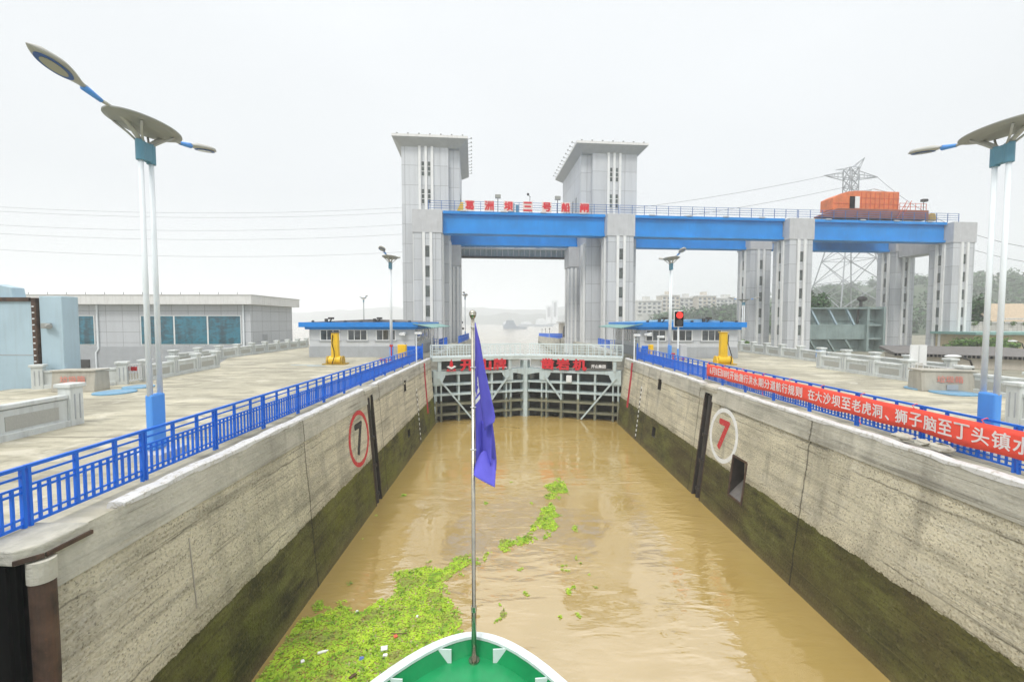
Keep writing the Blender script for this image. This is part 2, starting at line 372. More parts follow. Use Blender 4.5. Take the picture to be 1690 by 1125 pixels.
        if bevel:
            b = o.modifiers.new('bevel', 'BEVEL'); b.width = bevel; b.segments = 2; b.limit_method = 'ANGLE'; b.angle_limit = R(40)
        return o
def tag(o, label=None, cat=None, group=None, kind=None):
    for k, v in (('label', label), ('category', cat), ('group', group), ('kind', kind)):
        if v: o[k] = v
    return o
def thing(name, loc, label, cat, group=None, rz=0):
    o = bpy.data.objects.new(name, None); COL.objects.link(o); o.location = loc; o.rotation_euler = (0, 0, rz); o.empty_display_size = .3
    ORG[o.name] = Vector(loc); return tag(o, label, cat, group)
def proto(name, label, cat, group=None):
    return thing(name, (0, 0, 0), label, cat, group)
def dup(o, loc, rz=0, label=None, parent=None):
    c = o.copy(); COL.objects.link(c); ORG[c.name] = Vector(loc) if parent is None else ORG.get(o.name, Vector())
    if parent is None:
        c.location = loc; c.rotation_euler = (0, 0, rz)
        if label: c['label'] = label
    else: c.parent = parent
    for ch in list(o.children): dup(ch, None, 0, None, c)
    return c
def T(x, y, z, rz=0, s=1): return Matrix.Translation((x, y, z)) @ Matrix.Rotation(rz, 4, 'Z') @ Matrix.Scale(s, 4)
def struct(o): o['kind'] = 'structure'; return o
# ================================================================== SETTING
ZT, ZD = 6.45, 6.30          # curb top, deck level
def WX(side, z):             # face of the lock wall (battered) at height z
    return (-7.18 - .50 * z / 6.5) if side < 0 else (10.62 + .74 * z / 6.5)
GY, RIV = 41.8, 2.3          # lock gate heel, river level beyond the gate
w = MB(); n = 60
w.add([(-9, -12, 0), (13, -12, 0), (13, 44.9, 0), (-9, 44.9, 0)], [(0, 1, 2, 3)])
struct(w.build('water', 'chamber_water'))
w = MB(); w.add([(-1700, 45.05, RIV), (1700, 45.05, RIV), (1700, 1900, RIV), (-1700, 1900, RIV)], [(0, 1, 2, 3)])
struct(w.build('river', 'river_water'))
def slab(name, poly, z0, z1, mat):
    m = MB(); m.prism(poly, z0, z1); return struct(m.build(name, mat))
# quay decks either side of the chamber, widening away from the camera; behind the gate they carry on to the lift towers
slab('deck_left', [(-7.72, 41.5), (-9.2, 41.5), (-9.2, 100), (-32, 100), (-32, 62), (-29.2, 62), (-28.8, 44), (-23.9, 34.6), (-22.8, 24.6), (-27.2, 23.4), (-27.2, 15.6), (-16.0, 15.6), (-16.0, -12), (-9.3, -12), (-9.3, 6.9), (-7.72, 6.9)], 2.5, ZD, 'deck_concrete')
slab('deck_right', [(11.56, -12), (19.2, -12), (19.2, 16), (24.9, 16), (24.9, 34.3), (28.6, 34.3), (29.4, 63), (31, 100), (12.8, 100), (12.8, 41.5), (11.56, 41.5)][::-1][::-1], 2.5, ZD, 'deck_concrete')
m = MB()
m.add([(-320, -60, 2.4), (-15, -60, 2.4), (-15, 22, 2.4), (-22, 30, 2.4), (-31, 100, 2.4), (-320, 100, 2.4)], [(0, 1, 2, 3, 4, 5)])
m.add([(18, -60, 4.6), (700, -60, 4.6), (700, 900, 4.6), (140, 900, 4.6), (60, 330, 4.6), (24, 160, 4.6), (24, 20, 4.6), (18, 10, 4.6)], [(0, 1, 2, 3, 4, 5, 6, 7)])
struct(m.build('ground', 'ground_soil'))
# ------------------------------------------------------------------ lock walls
def lock_wall(side):
    left = side < 0
    lab = ('weathered concrete lock wall on the left with a red ringed black 7' if left else 'weathered concrete lock wall on the right with a white ringed red 7')
    root = thing('lock_wall', (WX(side, 0), 20, 0), lab, 'lock wall', 'lock chamber walls')
    def P(y, z, off=0.): return (WX(side, z) - side * off, y, z)   # off > 0 stands proud into the chamber
    ya, yb, za, zc, zt = (-12, 41.5, -2.5, 5.55, 6.37)
    if left:
        holes = [(22.8, 23.7, -1.5, 5.95, .9, 0), (30.6, 31.3, 4.9, 5.7, .5, 0), (30.6, 31.3, 1.55, 2.1, .5, 0), (-12, 6.9, -2.5, 6.37, 1.5, 0), (24.4, 40.8, 5.42, 5.55, .04, 0)]
    else:
        holes = [(23.4, 24.3, -1.5, 5.95, .9, 0), (31.2, 31.9, 4.9, 5.7, .5, 0), (31.2, 31.9, 1.35, 2.1, .5, 0), (19.4, 20.6, 1.5, 3.45, .9, 1), (24.9, 30.6, 5.42, 5.55, .04, 0), (32.5, 40.8, 5.42, 5.55, .04, 0), (14.8, 22.6, 5.42, 5.55, .05, 0)]
    ys = sorted({ya, yb} | {h[0] for h in holes} | {h[1] for h in holes} | set(range(-10, 41, 3)))
    zs = sorted({za, 0, 2.6, zc, zt} | {h[2] for h in holes} | {h[3] for h in holes})
    face, cap, inner, sill = MB(), MB(), MB(), MB()
    for i in range(len(ys) - 1):
        for j in range(len(zs) - 1):
            y0, y1, z0, z1 = ys[i], ys[i + 1], zs[j], zs[j + 1]
            if any(h[0] <= y0 and y1 <= h[1] and h[2] <= z0 and z1 <= h[3] for h in holes): continue
            t = cap if z0 >= zc - 1e-6 else face; o = .035 if t is cap else 0
            q = [P(y0, z0, o), P(y1, z0, o), P(y1, z1, o), P(y0, z1, o)]
            t.add(q, [(0, 1, 2, 3) if left else (3, 2, 1, 0)])
            if t is cap and abs(z0 - zc) < 1e-6: t.add([P(y0, z0, 0), P(y1, z0, 0), P(y1, z0, o), P(y0, z0, o)], [(0, 1, 2, 3)])
    for (y0, y1, z0, z1, d, slope) in holes:
        zi = z0 + (.9 if slope else 0)
        a = [P(y0, z0), P(y1, z0), P(y1, z1), P(y0, z1)]; b = [(p[0] + side * d, p[1], p[2]) for p in a]
        if slope: b[0] = (b[0][0], b[0][1], zi); b[1] = (b[1][0], b[1][1], zi)
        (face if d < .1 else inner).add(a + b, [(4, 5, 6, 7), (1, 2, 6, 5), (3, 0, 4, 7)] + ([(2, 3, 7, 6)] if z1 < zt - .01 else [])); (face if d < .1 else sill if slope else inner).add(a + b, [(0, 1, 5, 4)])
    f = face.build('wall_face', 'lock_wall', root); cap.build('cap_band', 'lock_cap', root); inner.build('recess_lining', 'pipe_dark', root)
    if sill.v: sill.build('niche_sill', 'roof_dark', root)
    # slot linings and guide pipes
    for (y0, y1, z0, z1, d, slope) in holes[:1]:
        m = MB(); xx = lambda z: WX(side, z) + side * .18
        m.tube([(xx(-1), y0 + .45, -1), (xx(5.8), y0 + .45, 5.8)], .17, 12)
        for z in (.5, 2.1, 3.6): m.tube([(xx(z), y0 + .45, z - .08), (xx(z), y0 + .45, z + .08)], .24, 12)
        m.build('guide_pipe', 'pipe_dark', root, smooth=False)
        for yy in (y0 - .06, y1 + .01):
            m = MB(); m.add([P(yy, -1.5, .02), P(yy + .05, -1.5, .02), P(yy + .05, 5.8, .02), P(yy, 5.8, .02), P(yy, -1.5, -.2), P(yy + .05, -1.5, -.2), P(yy + .05, 5.8, -.2), P(yy, 5.8, -.2)],
                 [(0, 1, 2, 3), (7, 6, 5, 4), (0, 4, 5, 1), (1, 5, 6, 2), (2, 6, 7, 3), (3, 7, 4, 0)]); m.build('slot_edging', 'rust', root)
        m = MB(); e = WX(side, 6.3)
        rr = random.Random(4); poly = []
        for k in range(7): poly.append((e - side * (.10 + rr.random() * .10), y0 - .45 + k * (1.9 / 6)))
        poly += [(e + side * .9, y1 + .55), (e + side * .9, y0 - .45)]
        if not left: poly = poly[::-1]
        m.prism(poly, 6.13, 6.34); m.build('slot_cover', 'lock_cap', root, bevel=.03)
    # niches: dark backs
    for (y0, y1, z0, z1, d, slope) in holes[1:3]:
        m = MB(); q = WX(side, z0) + side * .46; m.box(min(q, q + .02), max(q, q + .02), y0 + .03, y1 - .03, z0 + .03, z1 - .03); m.build('niche_back', 'rust', root)
    if not left:
        m = MB(); y0, y1, z0, z1 = 19.4, 20.6, 1.5, 3.45
        for yy in (y0, y1):
            m.bar(P(yy, z0, .0), P(yy, z1, .0), .10, .06)
        m.bar(P(y0, z1, 0), P(y1, z1, 0), .06, .10); m.bar(P(y0, z0, 0), P(y1, z0, 0), .06, .1); m.build('niche_frame', 'rust', root)
        m = MB(); q = WX(1, 3.4) + .75; m.box(q, q + .03, y0 + .08, y1 - .08, 2.55, 3.35); m.build('niche_back', 'black', root)
    if left:   # the near mooring recess: its shade painted in black, with a rounded steel corner post and a capping slab
        m = MB(); m.tube([(-7.60, 6.86, -2), (-7.64, 6.86, 5.78)], .165, 20); m.build('corner_post', 'rust', root, smooth=False)
        m = MB(); m.tube([(-7.64, 6.86, 5.78), (-7.64, 6.86, 6.13)], .18, 20); m.build('post_collar', 'lock_cap', root)
        m = MB(); m.box(-9.25, -7.9, 6.72, 6.80, -2, 6.1); m.build('recess_shade', 'black', root); m = MB(); m.bar((-7.98, 6.66, -2), (-7.98, 6.66, 6.1), .04, .05); m.build('edge_angle', 'black', root)  # black plate and edge bar stand for the shadow inside the recess
        m = MB(); m.prism([(-7.58, 7.62), (-9.25, 7.62), (-9.25, 6.52), (-8.4, 6.66), (-7.80, 6.60), (-7.58, 6.86)], 6.135, 6.385); m.build('capping_slab', 'lock_cap', root, bevel=.03)
        m = MB(); m.bar((-7.555, 7.63, 6.20), (-7.555, 6.86, 6.20), .04, .07); m.bar((-7.56, 6.84, 6.20), (-7.79, 6.58, 6.20), .04, .07); m.build('slab_edging', 'rust', root)
    # painted curb along the lip: irregular, hand trowelled
    def curb(y0, y1, seed):
        m = MB(); rr = random.Random(seed); N = max(3, int((y1 - y0) / .35)); pr = []
        for k in range(N + 1):
            y = y0 + (y1 - y0) * k / N; t = ZT + rr.uniform(-.02, .025); i = rr.uniform(-.02, .03); e = WX(side, 6.3) - side * .035
            pr.append([(e - side * (.01 + i * .3), y, 6.33 + rr.uniform(-.03, .03)), (e - side * (.0 + i * .4), y, t - .03), (e + side * .05, y, t), (e + side * .30, y, t - .01), (e + side * .36, y, 6.28)])
        for k in range(N):
            for j in range(4):
                a = pr[k]; b = pr[k + 1]; m.add([a[j], b[j], b[j + 1], a[j + 1]], [(0, 1, 2, 3) if left else (3, 2, 1, 0)])
        for e in (pr[0], pr[-1]): m.add(e, [(0, 1, 2, 3, 4)])
        m.build('curb', 'curb_white', root)
    if left: curb(8.35, 22.3, 1); curb(24.0, 41.4, 2)
    else: curb(2.0, 22.9, 3); curb(24.8, 41.4, 4)
    # painted mark: ring and figure lying on the wall, following its batter
    cy, cz, rad, th = (21.2, 4.15, 1.28, .20) if left else (21.8, 4.10, 1.30, .20)
    b = math.atan2(.50 if left else .74, 6.5)
    up = Vector((side * math.sin(b), 0, math.cos(b))); al = Vector((0, 1 if left else -1, 0)); nn = Vector((-side * math.cos(b), 0, math.sin(b)))
    X = Matrix((al, -nn, up)).transposed().to_4x4(); c0 = Vector(P(cy, cz, .004)); X.translation = c0
    m = MB(); N = 48
    for k in range(N):
        a, a2 = 2 * math.pi * k / N, 2 * math.pi * (k + 1) / N; rr = random.Random(k); rr2 = random.Random((k + 1) % N); w1 = th * (.5 + .12 * rr.random()); w2 = th * (.5 + .12 * rr2.random())
        q = [((rad - w1) * math.cos(a), -.006, (rad - w1) * math.sin(a)), ((rad + w1) * math.cos(a), -.006, (rad + w1) * math.sin(a)), ((rad + w2) * math.cos(a2), -.006, (rad + w2) * math.sin(a2)), ((rad - w2) * math.cos(a2), -.006, (rad - w2) * math.sin(a2))]
        m.add(q + [(x, 0, z) for x, y, z in q], [(0, 1, 2, 3), (4, 7, 6, 5), (1, 5, 6, 2), (0, 3, 7, 4)], X)
    m.build('painted_ring', 'mark_red' if left else 'mark_white', root)
    m = MB(); m.text('7', 1.5, .006, X, bold=.03); m.build('painted_numeral', 'mark_black' if left else 'mark_red', root)
    # red depth stripe near the gate and the black and white draft scale
    ysr, z0, z1 = (38.0, 1.7, 6.25) if left else (38.6, 2.1, 6.2)
    m = MB()
    for k in range(8):
        za_, zb_ = z0 + (z1 - z0) * k / 8, z0 + (z1 - z0) * (k + 1) / 8
        m.add([P(ysr, za_, .008), P(ysr + .55, za_, .008), P(ysr + .55, zb_, .008), P(ysr, zb_, .008)], [(0, 1, 2, 3) if left else (3, 2, 1, 0)])
    for v in m.v:
        if v.z > 5.5: v.x -= side * .04
    m.build('red_stripe', 'stripe_red', root)
    mw, mb_ = MB(), MB(); ysc = 34.4 if left else 35.4
    for k in range(22):
        z = .15 + k * .2; t = mw if k % 2 else mb_
        t.add([P(ysc, z, .012), P(ysc + .22, z, .012), P(ysc + .22, z + .2, .012), P(ysc, z + .2, .012)], [(0, 1, 2, 3) if left else (3, 2, 1, 0)])
    s_ = mw.build('draft_scale', 'mark_white', root); mb_.build('scale_division', 'mark_black', s_)
    if left:
        m = MB(); m.bar(P(9.9, 3.2, .01), P(9.9, 4.9, .01), .025, .02); m.build('embedded_strip', 'bin_conc', root)
    return root
lock_wall(-1); lock_wall(1)
# ------------------------------------------------------------------ miter gate leaves
def gate_leaf(left):
    hx = -7.45 if left else 11.05; H = Vector((hx, GY, 0)); A = Vector((1.72, 44.85, 0)); L = (A - H).length; du = (A - H).normalized()
    lab = 'grey steel lock gate leaf on the left, red letters 开山牌' if left else 'grey steel lock gate leaf on the right, red letters 凿岩机'
    root = thing('lock_gate', (hx, GY, 0), lab, 'lock gate', 'mitre gate leaves closing the chamber')
    nv = Vector((-du.y, du.x, 0)) if left else Vector((du.y, -du.x, 0))       # away from the camera
    X = Matrix((du if left else du, nv, Vector((0, 0, 1)))).transposed().to_4x4(); X.translation = H
    def B(m, u0, u1, v0, v1, z0, z1): m.box(u0, u1, v0, v1, z0, z1, X)
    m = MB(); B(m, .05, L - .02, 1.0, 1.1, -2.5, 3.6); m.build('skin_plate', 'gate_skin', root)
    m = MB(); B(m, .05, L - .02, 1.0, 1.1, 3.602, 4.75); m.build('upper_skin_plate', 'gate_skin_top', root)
    for zc, h in ((3.72, .20), (2.72, .20), (1.72, .20), (.72, .18)):
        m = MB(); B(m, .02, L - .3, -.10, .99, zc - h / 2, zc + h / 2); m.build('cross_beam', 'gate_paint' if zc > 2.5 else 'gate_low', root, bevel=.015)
    m = MB()   # arched top girder
    N = 12; vs = []
    for k in range(N + 1):
        u = .0 + (L - .25) * k / N; q = (k / N - .5) * 2; z1 = 5.12 - .16 * (1 - q * q); z0 = 4.68 + .05 * (1 - q * q) - .25 * max(0, abs(q) - .75) * 4
        vs += [(u, -.14, z0), (u, 1.0, z0), (u, 1.0, z1), (u, -.14, z1)]
    fs = []
    for k in range(N):
        for j in range(4): fs.append((k * 4 + j, k * 4 + (j + 1) % 4, k * 4 + 4 + (j + 1) % 4, k * 4 + 4 + j))
    fs += [(0, 1, 2, 3), (N * 4 + 3, N * 4 + 2, N * 4 + 1, N * 4)]
    m.add(vs, fs, X); m.build('top_girder', 'gate_paint', root)
    for u, wd_ in ((.28, .14), (.78, .14), (2.55, .20), (4.25, .2), (6.0, .20), (7.55, .14), (8.05, .14)):
        m = MB(); B(m, u - wd_ / 2, u + wd_ / 2, -.02, .97, -2.2, 4.7); m.build('upright', 'gate_paint', root)
        m = MB(); B(m, u - wd_ / 2 - .012, u + wd_ / 2 + .012, -.035, -.021, -2.2, 2.1); m.build('stained_flange', 'gate_low', root)
    for (u0, z0, u1, z1) in ((.45, 4.45, 3.9, .1), (7.75, 4.45, 5.9, 2.0)):
        m = MB(); m.bar(X @ Vector((u0, -.18, z0)), X @ Vector((u1, -.18, z1)), .2, .16); m.build('diagonal_brace', 'gate_paint', root)
    # end plates: knuckle gussets at heel and head, the mitre post
    m = MB(); m.prism([(0.0, 3.75), (.75, 3.75), (1.15, 4.55), (1.15, 4.9), (0, 4.9)], -.16, -.02, X, axis=1); m.build('gusset', 'gate_paint', root)
    m = MB(); m.prism([(7.1, 4.9), (7.1, 4.55), (7.55, 3.9), (8.25, 3.9), (8.25, 4.9)], -.16, -.02, X, axis=1); m.build('gusset', 'gate_paint', root)
    m = MB(); B(m, L - .27, L - .015, -.2, .9, -2.4, 5.9); m.build('mitre_post', 'gate_paint', root, bevel=.03)
    for u in (.62, 7.9):
        m = MB(); m.prism([(u - .16, 5.0), (u + .16, 5.0), (u + .16, 5.95), (u + .34, 6.33), (u - .34, 6.33), (u - .16, 5.95)], -.2, .25, X, axis=1); m.build('support_post', 'gate_paint', root, bevel=.02)
    # walkway with handrail on top
    m = MB(); B(m, -.15, L, -.35, 1.1, 6.32, 6.52); B(m, -.1, L, -.30, -.2, 6.08, 6.318); B(m, -.1, L, .9, 1.0, 6.08, 6.318); m.build('walkway', 'walk_paint', root, bevel=.015)
    for v in (-.28, 1.02):
        hr = MB(); hr.bar(X @ Vector((-.1, v, 7.62)), X @ Vector((L - .15, v, 7.62)), .07)
        for z in (6.85, 7.12, 7.38): hr.bar(X @ Vector((-.1, v, z)), X @ Vector((L - .15, v, z)), .035)
        N = 17
        for k in range(N + 1):
            u = -.1 + (L - .05) * k / N; ww = .075 if k % 3 == 0 else .05
            hr.bar(X @ Vector((u, v, 6.52)), X @ Vector((u, v, 7.6)), ww)
        hr.build('handrail', 'walk_paint', root)
    # lettering in front of the bays
    lz, lh = 5.62, 1.10
    fl = Matrix.Identity(4)
    def sign(ch, u, h, mat, z=lz, bold=.045, wdt=None):
        mm = MB(); mm.text(ch, h, .10, X @ T(u, -.22, z), bold, True, wdt); return mm.build('letter', mat, root)
    if left:
        for ch, u in (('开', 3.35), ('山', 5.15), ('牌', 6.75)): sign(ch, u, lh, 'letter_red', wdt=1.3)
        m = MB(); u = 1.75; P2 = [(u - .12, 6.0), (u, 6.28), (u + .12, 6.0), (u + .22, 5.42), (u, 5.2), (u - .22, 5.42)]
        m.prism(P2, -.32, -.24, X, axis=1); m.prism([(u - .5, 5.08), (u + .5, 5.08), (u + .36, 5.34), (u + .12, 5.14), (u - .12, 5.14), (u - .36, 5.34)], -.32, -.24, X, axis=1); em = m.build('emblem', 'letter_red', root)
        m = MB(); m.prism([(u - .5, 5.52), (u, 5.30), (u + .5, 5.52), (u + .28, 5.62), (u, 5.46), (u - .28, 5.62)], -.36, -.33, X, axis=1); m.build('emblem_chevron', 'letter_white', em)
        m = MB(); B(m, 1.0, 7.5, -.06, -.02, 5.10, 5.18); B(m, 1.0, 7.5, -.06, -.02, 6.0, 6.08); m.build('letter_rail', 'dark_steel', root)
    else:
        # this leaf is seen mirrored: reading runs from the mitre outwards
        Xm = Matrix((-du, nv, Vector((0, 0, 1)))).transposed().to_4x4(); Xm.translation = A
        for ch, t in (('凿', 2.45), ('岩', 4.05), ('机', 5.75)):
            mm = MB(); mm.text(ch, lh, .10, Xm @ T(t, -.22, lz), .045, True, 1.3); mm.build('letter', 'letter_red', root)
        m = MB(); m.box(6.72, 8.45, -.08, -.02, 5.22, 5.98, Xm); pl = m.build('name_board', 'dark_steel', root)
        m = MB(); m.text('开山集团', .34, .02, Xm @ T(7.6, -.085, 5.5), .03, True, 1.4); m.build('board_text', 'letter_white', pl)
        m = MB(); B(m, 1.0, 7.5, -.06, -.02, 5.10, 5.18); B(m, 1.0, 7.5, -.06, -.02, 6.0, 6.08); m.build('letter_rail', 'dark_steel', root)
        m = MB(); B(m, 4.85, 5.4, -.4, -.05, 3.82, 4.5); m.build('electrical_box', 'cctv', root, bevel=.03)
    m = MB(); B(m, .95, L - 1.7, .9, .98, 5.15, 6.05); m.build('backing_plate', 'gate_skin_top', root)
    m = MB(); B(m, L - 1.55, L - .47, .4, .6, 5.2, 6.25); m.build('service_cabinet', 'frame_white', root, bevel=.03)
    m = MB(); m.prism([(L - .9, 4.0), (L - .5, 4.0), (L - .5, 4.7), (L - .9, 4.7)], -.06, -.03, X, axis=1); m.build('hatch', 'gate_skin_top', root)
    return root
gate_leaf(True); gate_leaf(False)
# ------------------------------------------------------------------ blue railings
def railing(side, x, y0, y1, label, pitch, end_low=None):
    root = thing('quay_railing', (x, y0, ZD), label, 'railing', 'blue railings along the lock edges')
    n = round((y1 - y0) / pitch); p = (y1 - y0) / n
    for k in range(n):
        a, b = y0 + p * k, y0 + p * (k + 1)
        m = MB(); m.bar((x, a + .005, ZD + 1.16), (x, b - .005, ZD + 1.16), .075, .06); tr = m.build('railing_bay', 'rail_blue', root)
        m = MB()
        for z, wd_ in ((.14, .05), (.26, .035), (.72, .04), (.82, .04), (1.0, .04)): m.bar((x, a + .06, ZD + z), (x, b - .06, ZD + z), .035, wd_)
        m.build('cross_rail', 'rail_blue', tr)
        for q in (a + .05, b - .05):
            m = MB(); m.box(x - .035, x + .035, q - .024, q + .024, ZD - .01, ZD + 1.13); m.build('post', 'rail_blue', tr)
        m = MB(); c = int((p - .2) / .155)
        for i in range(1, c):
            y = a + .05 + (p - .1) * i / c; tall = (i % 5 == 0)
            m.box(x - .022 - .01 * tall, x + .022 + .01 * tall, y - .02 - .012 * tall, y + .02 + .012 * tall, ZD + .13, ZD + (1.13 if tall else .82))
        m.build('balusters', 'rail_blue', tr)
    return root
railing(-1, -8.48, 2.6, 41.2, 'blue steel railing along the left lock wall', 2.41)
railing(1, 12.35, 3.0, 41.2, 'blue steel railing along the right lock wall behind the red banner', 2.39)
# ------------------------------------------------------------------ red banner tied to the right railing
root = thing('banner', (12.27, 18, ZD), 'long red cloth banner with white Chinese writing tied to the right railing', 'banner')
bx = 12.25; NB = 120; ya, yb = 26.2, 5.0
def bsag(y): return .02 * math.sin(y * 2.61) + .015 * math.sin(y * 1.1)
def boff(y, t): return .022 * math.sin(y * 2.63) + .004 * math.sin(y * 7.1) + .012 * (t / 2.8 - .5) * math.sin(y * .9)
m = MB(); vs = []; fs = []
for k in range(NB * 2 + 1):
    y = ya + (yb - ya) * k / (NB * 2)
    for t in range(5):
        vs.append((bx - .03 + boff(y, t * .7), y, ZD + .38 + bsag(y) * (1 - t / 4) + .70 * t / 4))
for k in range(NB * 2):
    for t in range(4): fs.append((k * 5 + t, k * 5 + 5 + t, k * 5 + 6 + t, k * 5 + 1 + t))
m.add(vs, fs); cl = m.build('cloth', 'banner_red', root, smooth=True)
sm = cl.modifiers.new('thickness', 'SOLIDIFY'); sm.thickness = .004
TXT = '6月1日18时开始施行洪水期分道航行规则 在大沙坝至老虎洞、狮子脑至丁头镇水域'
m = MB(); pos = 0.
for ch in TXT:
    wd_ = .25 if ch in '618' else (.40 if ch in ' 、' else .448)
    if ch in ' ': pos += wd_ * .7; continue
    y = 25.75 - pos - wd_ / 2; pos += wd_
    X = Matrix(((0, 1, 0, 0), (-1, 0, 0, 0), (0, 0, 1, 0), (0, 0, 0, 1))); X.translation = (bx - .042, y, ZD + .735)
    b0 = len(m.v)
    if ch == '、': m.text(ch, .13, .004, X @ T(-.05, 0, -.14), .02)
    else: m.text(ch, .42 if ch not in '618' else .36, .004, X, .018, True, .19 if ch in '68' else (.07 if ch == '1' else .385))
    for v in m.v[b0:]: v.x += boff(v.y, (v.z - ZD - .38) / .70 * 4 * .7)
m.build('writing', 'banner_white', cl)
for k in range(12):
    y = 26 - k * 1.9; m = MB(); m.tube([(bx - .02, y, ZD + 1.08), (bx - .06, y + .03, ZD + 1.16), (bx + .05, y, ZD + 1.22), (bx + .12, y - .02, ZD + 1.12)], .012, 5)
    if k % 3 == 0: m.tube([(bx - .05, y, ZD + .36), (bx - .06, y + .04, ZD + .24), (bx - .05, y - .03, ZD + .12)], .01, 5)
    m.build('tie', 'banner_red', root)
# ================================================================== LIFT TOWERS AND GANTRY
GO = Vector((2.2, 66, -.8)); GA = R(4.8)
GX = Matrix.Translation(GO) @ Matrix.Rotation(GA, 4, 'Z')
def G(u, v, z): return GX @ Vector((u, v, z))
def gthing(name, u, v, label, cat, group=None, z=5.0): return thing(name, G(u, v, z), label, cat, group)
def tower(left):
    s = -1 if left else 1
    ui, uo, ul = (-9.75, -18.6, -11.45) if left else (9.75, 18.8, 10.55)      # upper inner, outer, lower inner
    if left: lo, hi, lin = uo, ui, ul
    else: lo, hi, lin = ui, uo, ul
    root = gthing('lift_tower', (lo + hi) / 2, 10, 'tall grey tiled lift tower standing left of the gate opening' if left else 'tall grey tiled lift tower standing right of the gate opening, gantry running off its right', 'tower', 'twin lift towers of the lock')
    v0, v1, step = 2.6, 17.6, .8
    us = hi - 1.7 if left else lo + 1.7
    m = MB(); m.box(uo if left else us, us if left else uo, v0, v1, 26.8, 38.1, GX); m.box(us if left else ui, ui if left else us, v0 + step, v1 - .2, 26.8, 38.05, GX); m.build('upper_shaft', 'tower_tile', root)
    m = MB(); m.box(min(uo, lin), max(uo, lin), v0, v1, 4.4, 26.798, GX); m.build('lower_shaft', 'tower_tile', root)
    # roof slab flaring outwards
    o = 1.35; a0, a1, b0, b1 = lo - o * .9, hi + o, v0 - o, v1 + o
    m = MB(); vs = [(lo + .02, v0 + .02, 37.6), (hi - .02, v0 + .02, 37.6), (hi - .02, v1 - .02, 37.6), (lo + .02, v1 - .02, 37.6), (a0, b0, 38.62), (a1, b0, 38.62), (a1, b1, 38.62), (a0, b1, 38.62), (a0, b0, 39.0), (a1, b0, 39.0), (a1, b1, 39.0), (a0, b1, 39.0)]
    fs = [(0, 3, 2, 1), (8, 9, 10, 11)]
    for k in range(4): fs.append((4 + k, 4 + (k + 1) % 4, 8 + (k + 1) % 4, 8 + k))
    m.add(vs[4:], [tuple(i - 4 for i in f) for f in fs[1:]] , GX); rf = m.build('roof', 'roof_white', root)
    m = MB(); m.add(vs[:8], [(0, 3, 2, 1)] + [(k, (k + 1) % 4, 4 + (k + 1) % 4, 4 + k) for k in range(4)], GX); m.build('soffit', 'soffit_grey', rf)
    for k in range(7):
        u = a0 + .8 + (a1 - a0 - 1.6) * k / 6; m = MB(); m.cbox((u, b0 + .1, 39.08), (.22, .24, .16), GX); m.build('roof_light', 'panel_grey', rf)
    for k in range(11):
        v = b0 + 1 + (b1 - b0 - 2) * k / 10; e = a1 if left else a0
        m = MB(); m.bar(G(e, v, 38.9), G(e + (.5 if left else -.5), v, 39.05), .06); m.cbox((e + (.52 if left else -.52), v, 39.08), (.2, .22, .15), GX); m.build('eave_lamp', 'panel_grey', rf)
    # front fins and slit windows
    uc = (uo + us) / 2 + (.15 if left else -.15)
    for d in (-.95, 0, .95):
        m = MB(); m.box(uc + d - .19, uc + d + .19, v0 - .28, v0 - .003, 27.2, 37.7, GX); m.build('fin', 'fin_white', root)
    for d in (-.475, .475):
        for z in (29.0, 33.2):
            m = MB(); m.box(uc + d - .24, uc + d + .24, v0 - .05, v0 - .004, z, z + 2.2, GX); w_ = m.build('slit_window', 'frame_white', root)
            for zz in (0, .75, 1.5):
                m = MB(); m.box(uc + d - .19, uc + d + .19, v0 - .07, v0 - .052, z + .06 + zz, z + .06 + zz + .64, GX); m.build('pane', 'slot_glass', w_)
    # inner face: small high windows, and on the lower shaft fins with the dark gate groove
    for k, v in enumerate((6.2, 8.6, 11.0, 13.4)):
        m = MB(); e = ui + (.004 if left else -.004); m.box(min(e, e + .04 * -s), max(e, e + .04 * -s), v, v + .7, 29.2, 31.6, GX); m.build('slit_window', 'slot_glass', root)
    for v in (3.5, 5.1):
        e = lin; m = MB(); m.box(min(e, e - s * .3), max(e, e - s * .3), v - .22, v + .22, 5.2, 23.5, GX); m.build('fin', 'fin_white', root)
    m = MB(); e = lin - s * .003; m.box(min(e, e - s * .10), max(e, e - s * .10), 13.0, 13.9, 2.5, 23.4, GX); m.build('gate_groove', 'dark_steel', root)
    m = MB(); e = lin - s * .003; m.box(min(e, e - s * .22), max(e, e - s * .22), 11.2, 12.7, 2.5, 23.4, GX); m.build('groove_lining', 'pier_tile', root)
    m = MB(); m.box(min(lin, lin - s * 1.6), max(lin, lin - s * 1.6), 7.7, 11.0, 4.5, 20.2, GX); m.build('girder_pier', 'pier_tile', root)
    m = MB(); m.box(min(lin, lin - s * 1.75), max(lin, lin - s * 1.75), 7.5, 11.15, 20.202, 23.6, GX); m.build('girder_seat', 'cap_conc', root)
    for v in (8.3, 10.2):
        e = lin - s * 1.6; m = MB(); m.box(min(e, e - s * .2), max(e, e - s * .2), v - .2, v + .2, 5.2, 20.0, GX); m.build('fin', 'fin_white', root)
    for k in range(2):
        e = lin - s * (.5 + .7 * k); m = MB(); m.box(e - .16, e + .16, 7.5, 7.698, 5.2, 20.0, GX); m.build('fin', 'fin_white', root)
    # service pipe and brackets low on the inner face
    m = MB(); m.tube([G(lin - s * .3, 14.6, 6.3), G(lin - s * .3, 14.6, 9.2), G(lin - s * 1.0, 14.6, 9.9)], .12, 8); m.build('service_pipe', 'dark_steel', root)
    return root
tower(True); tower(False)
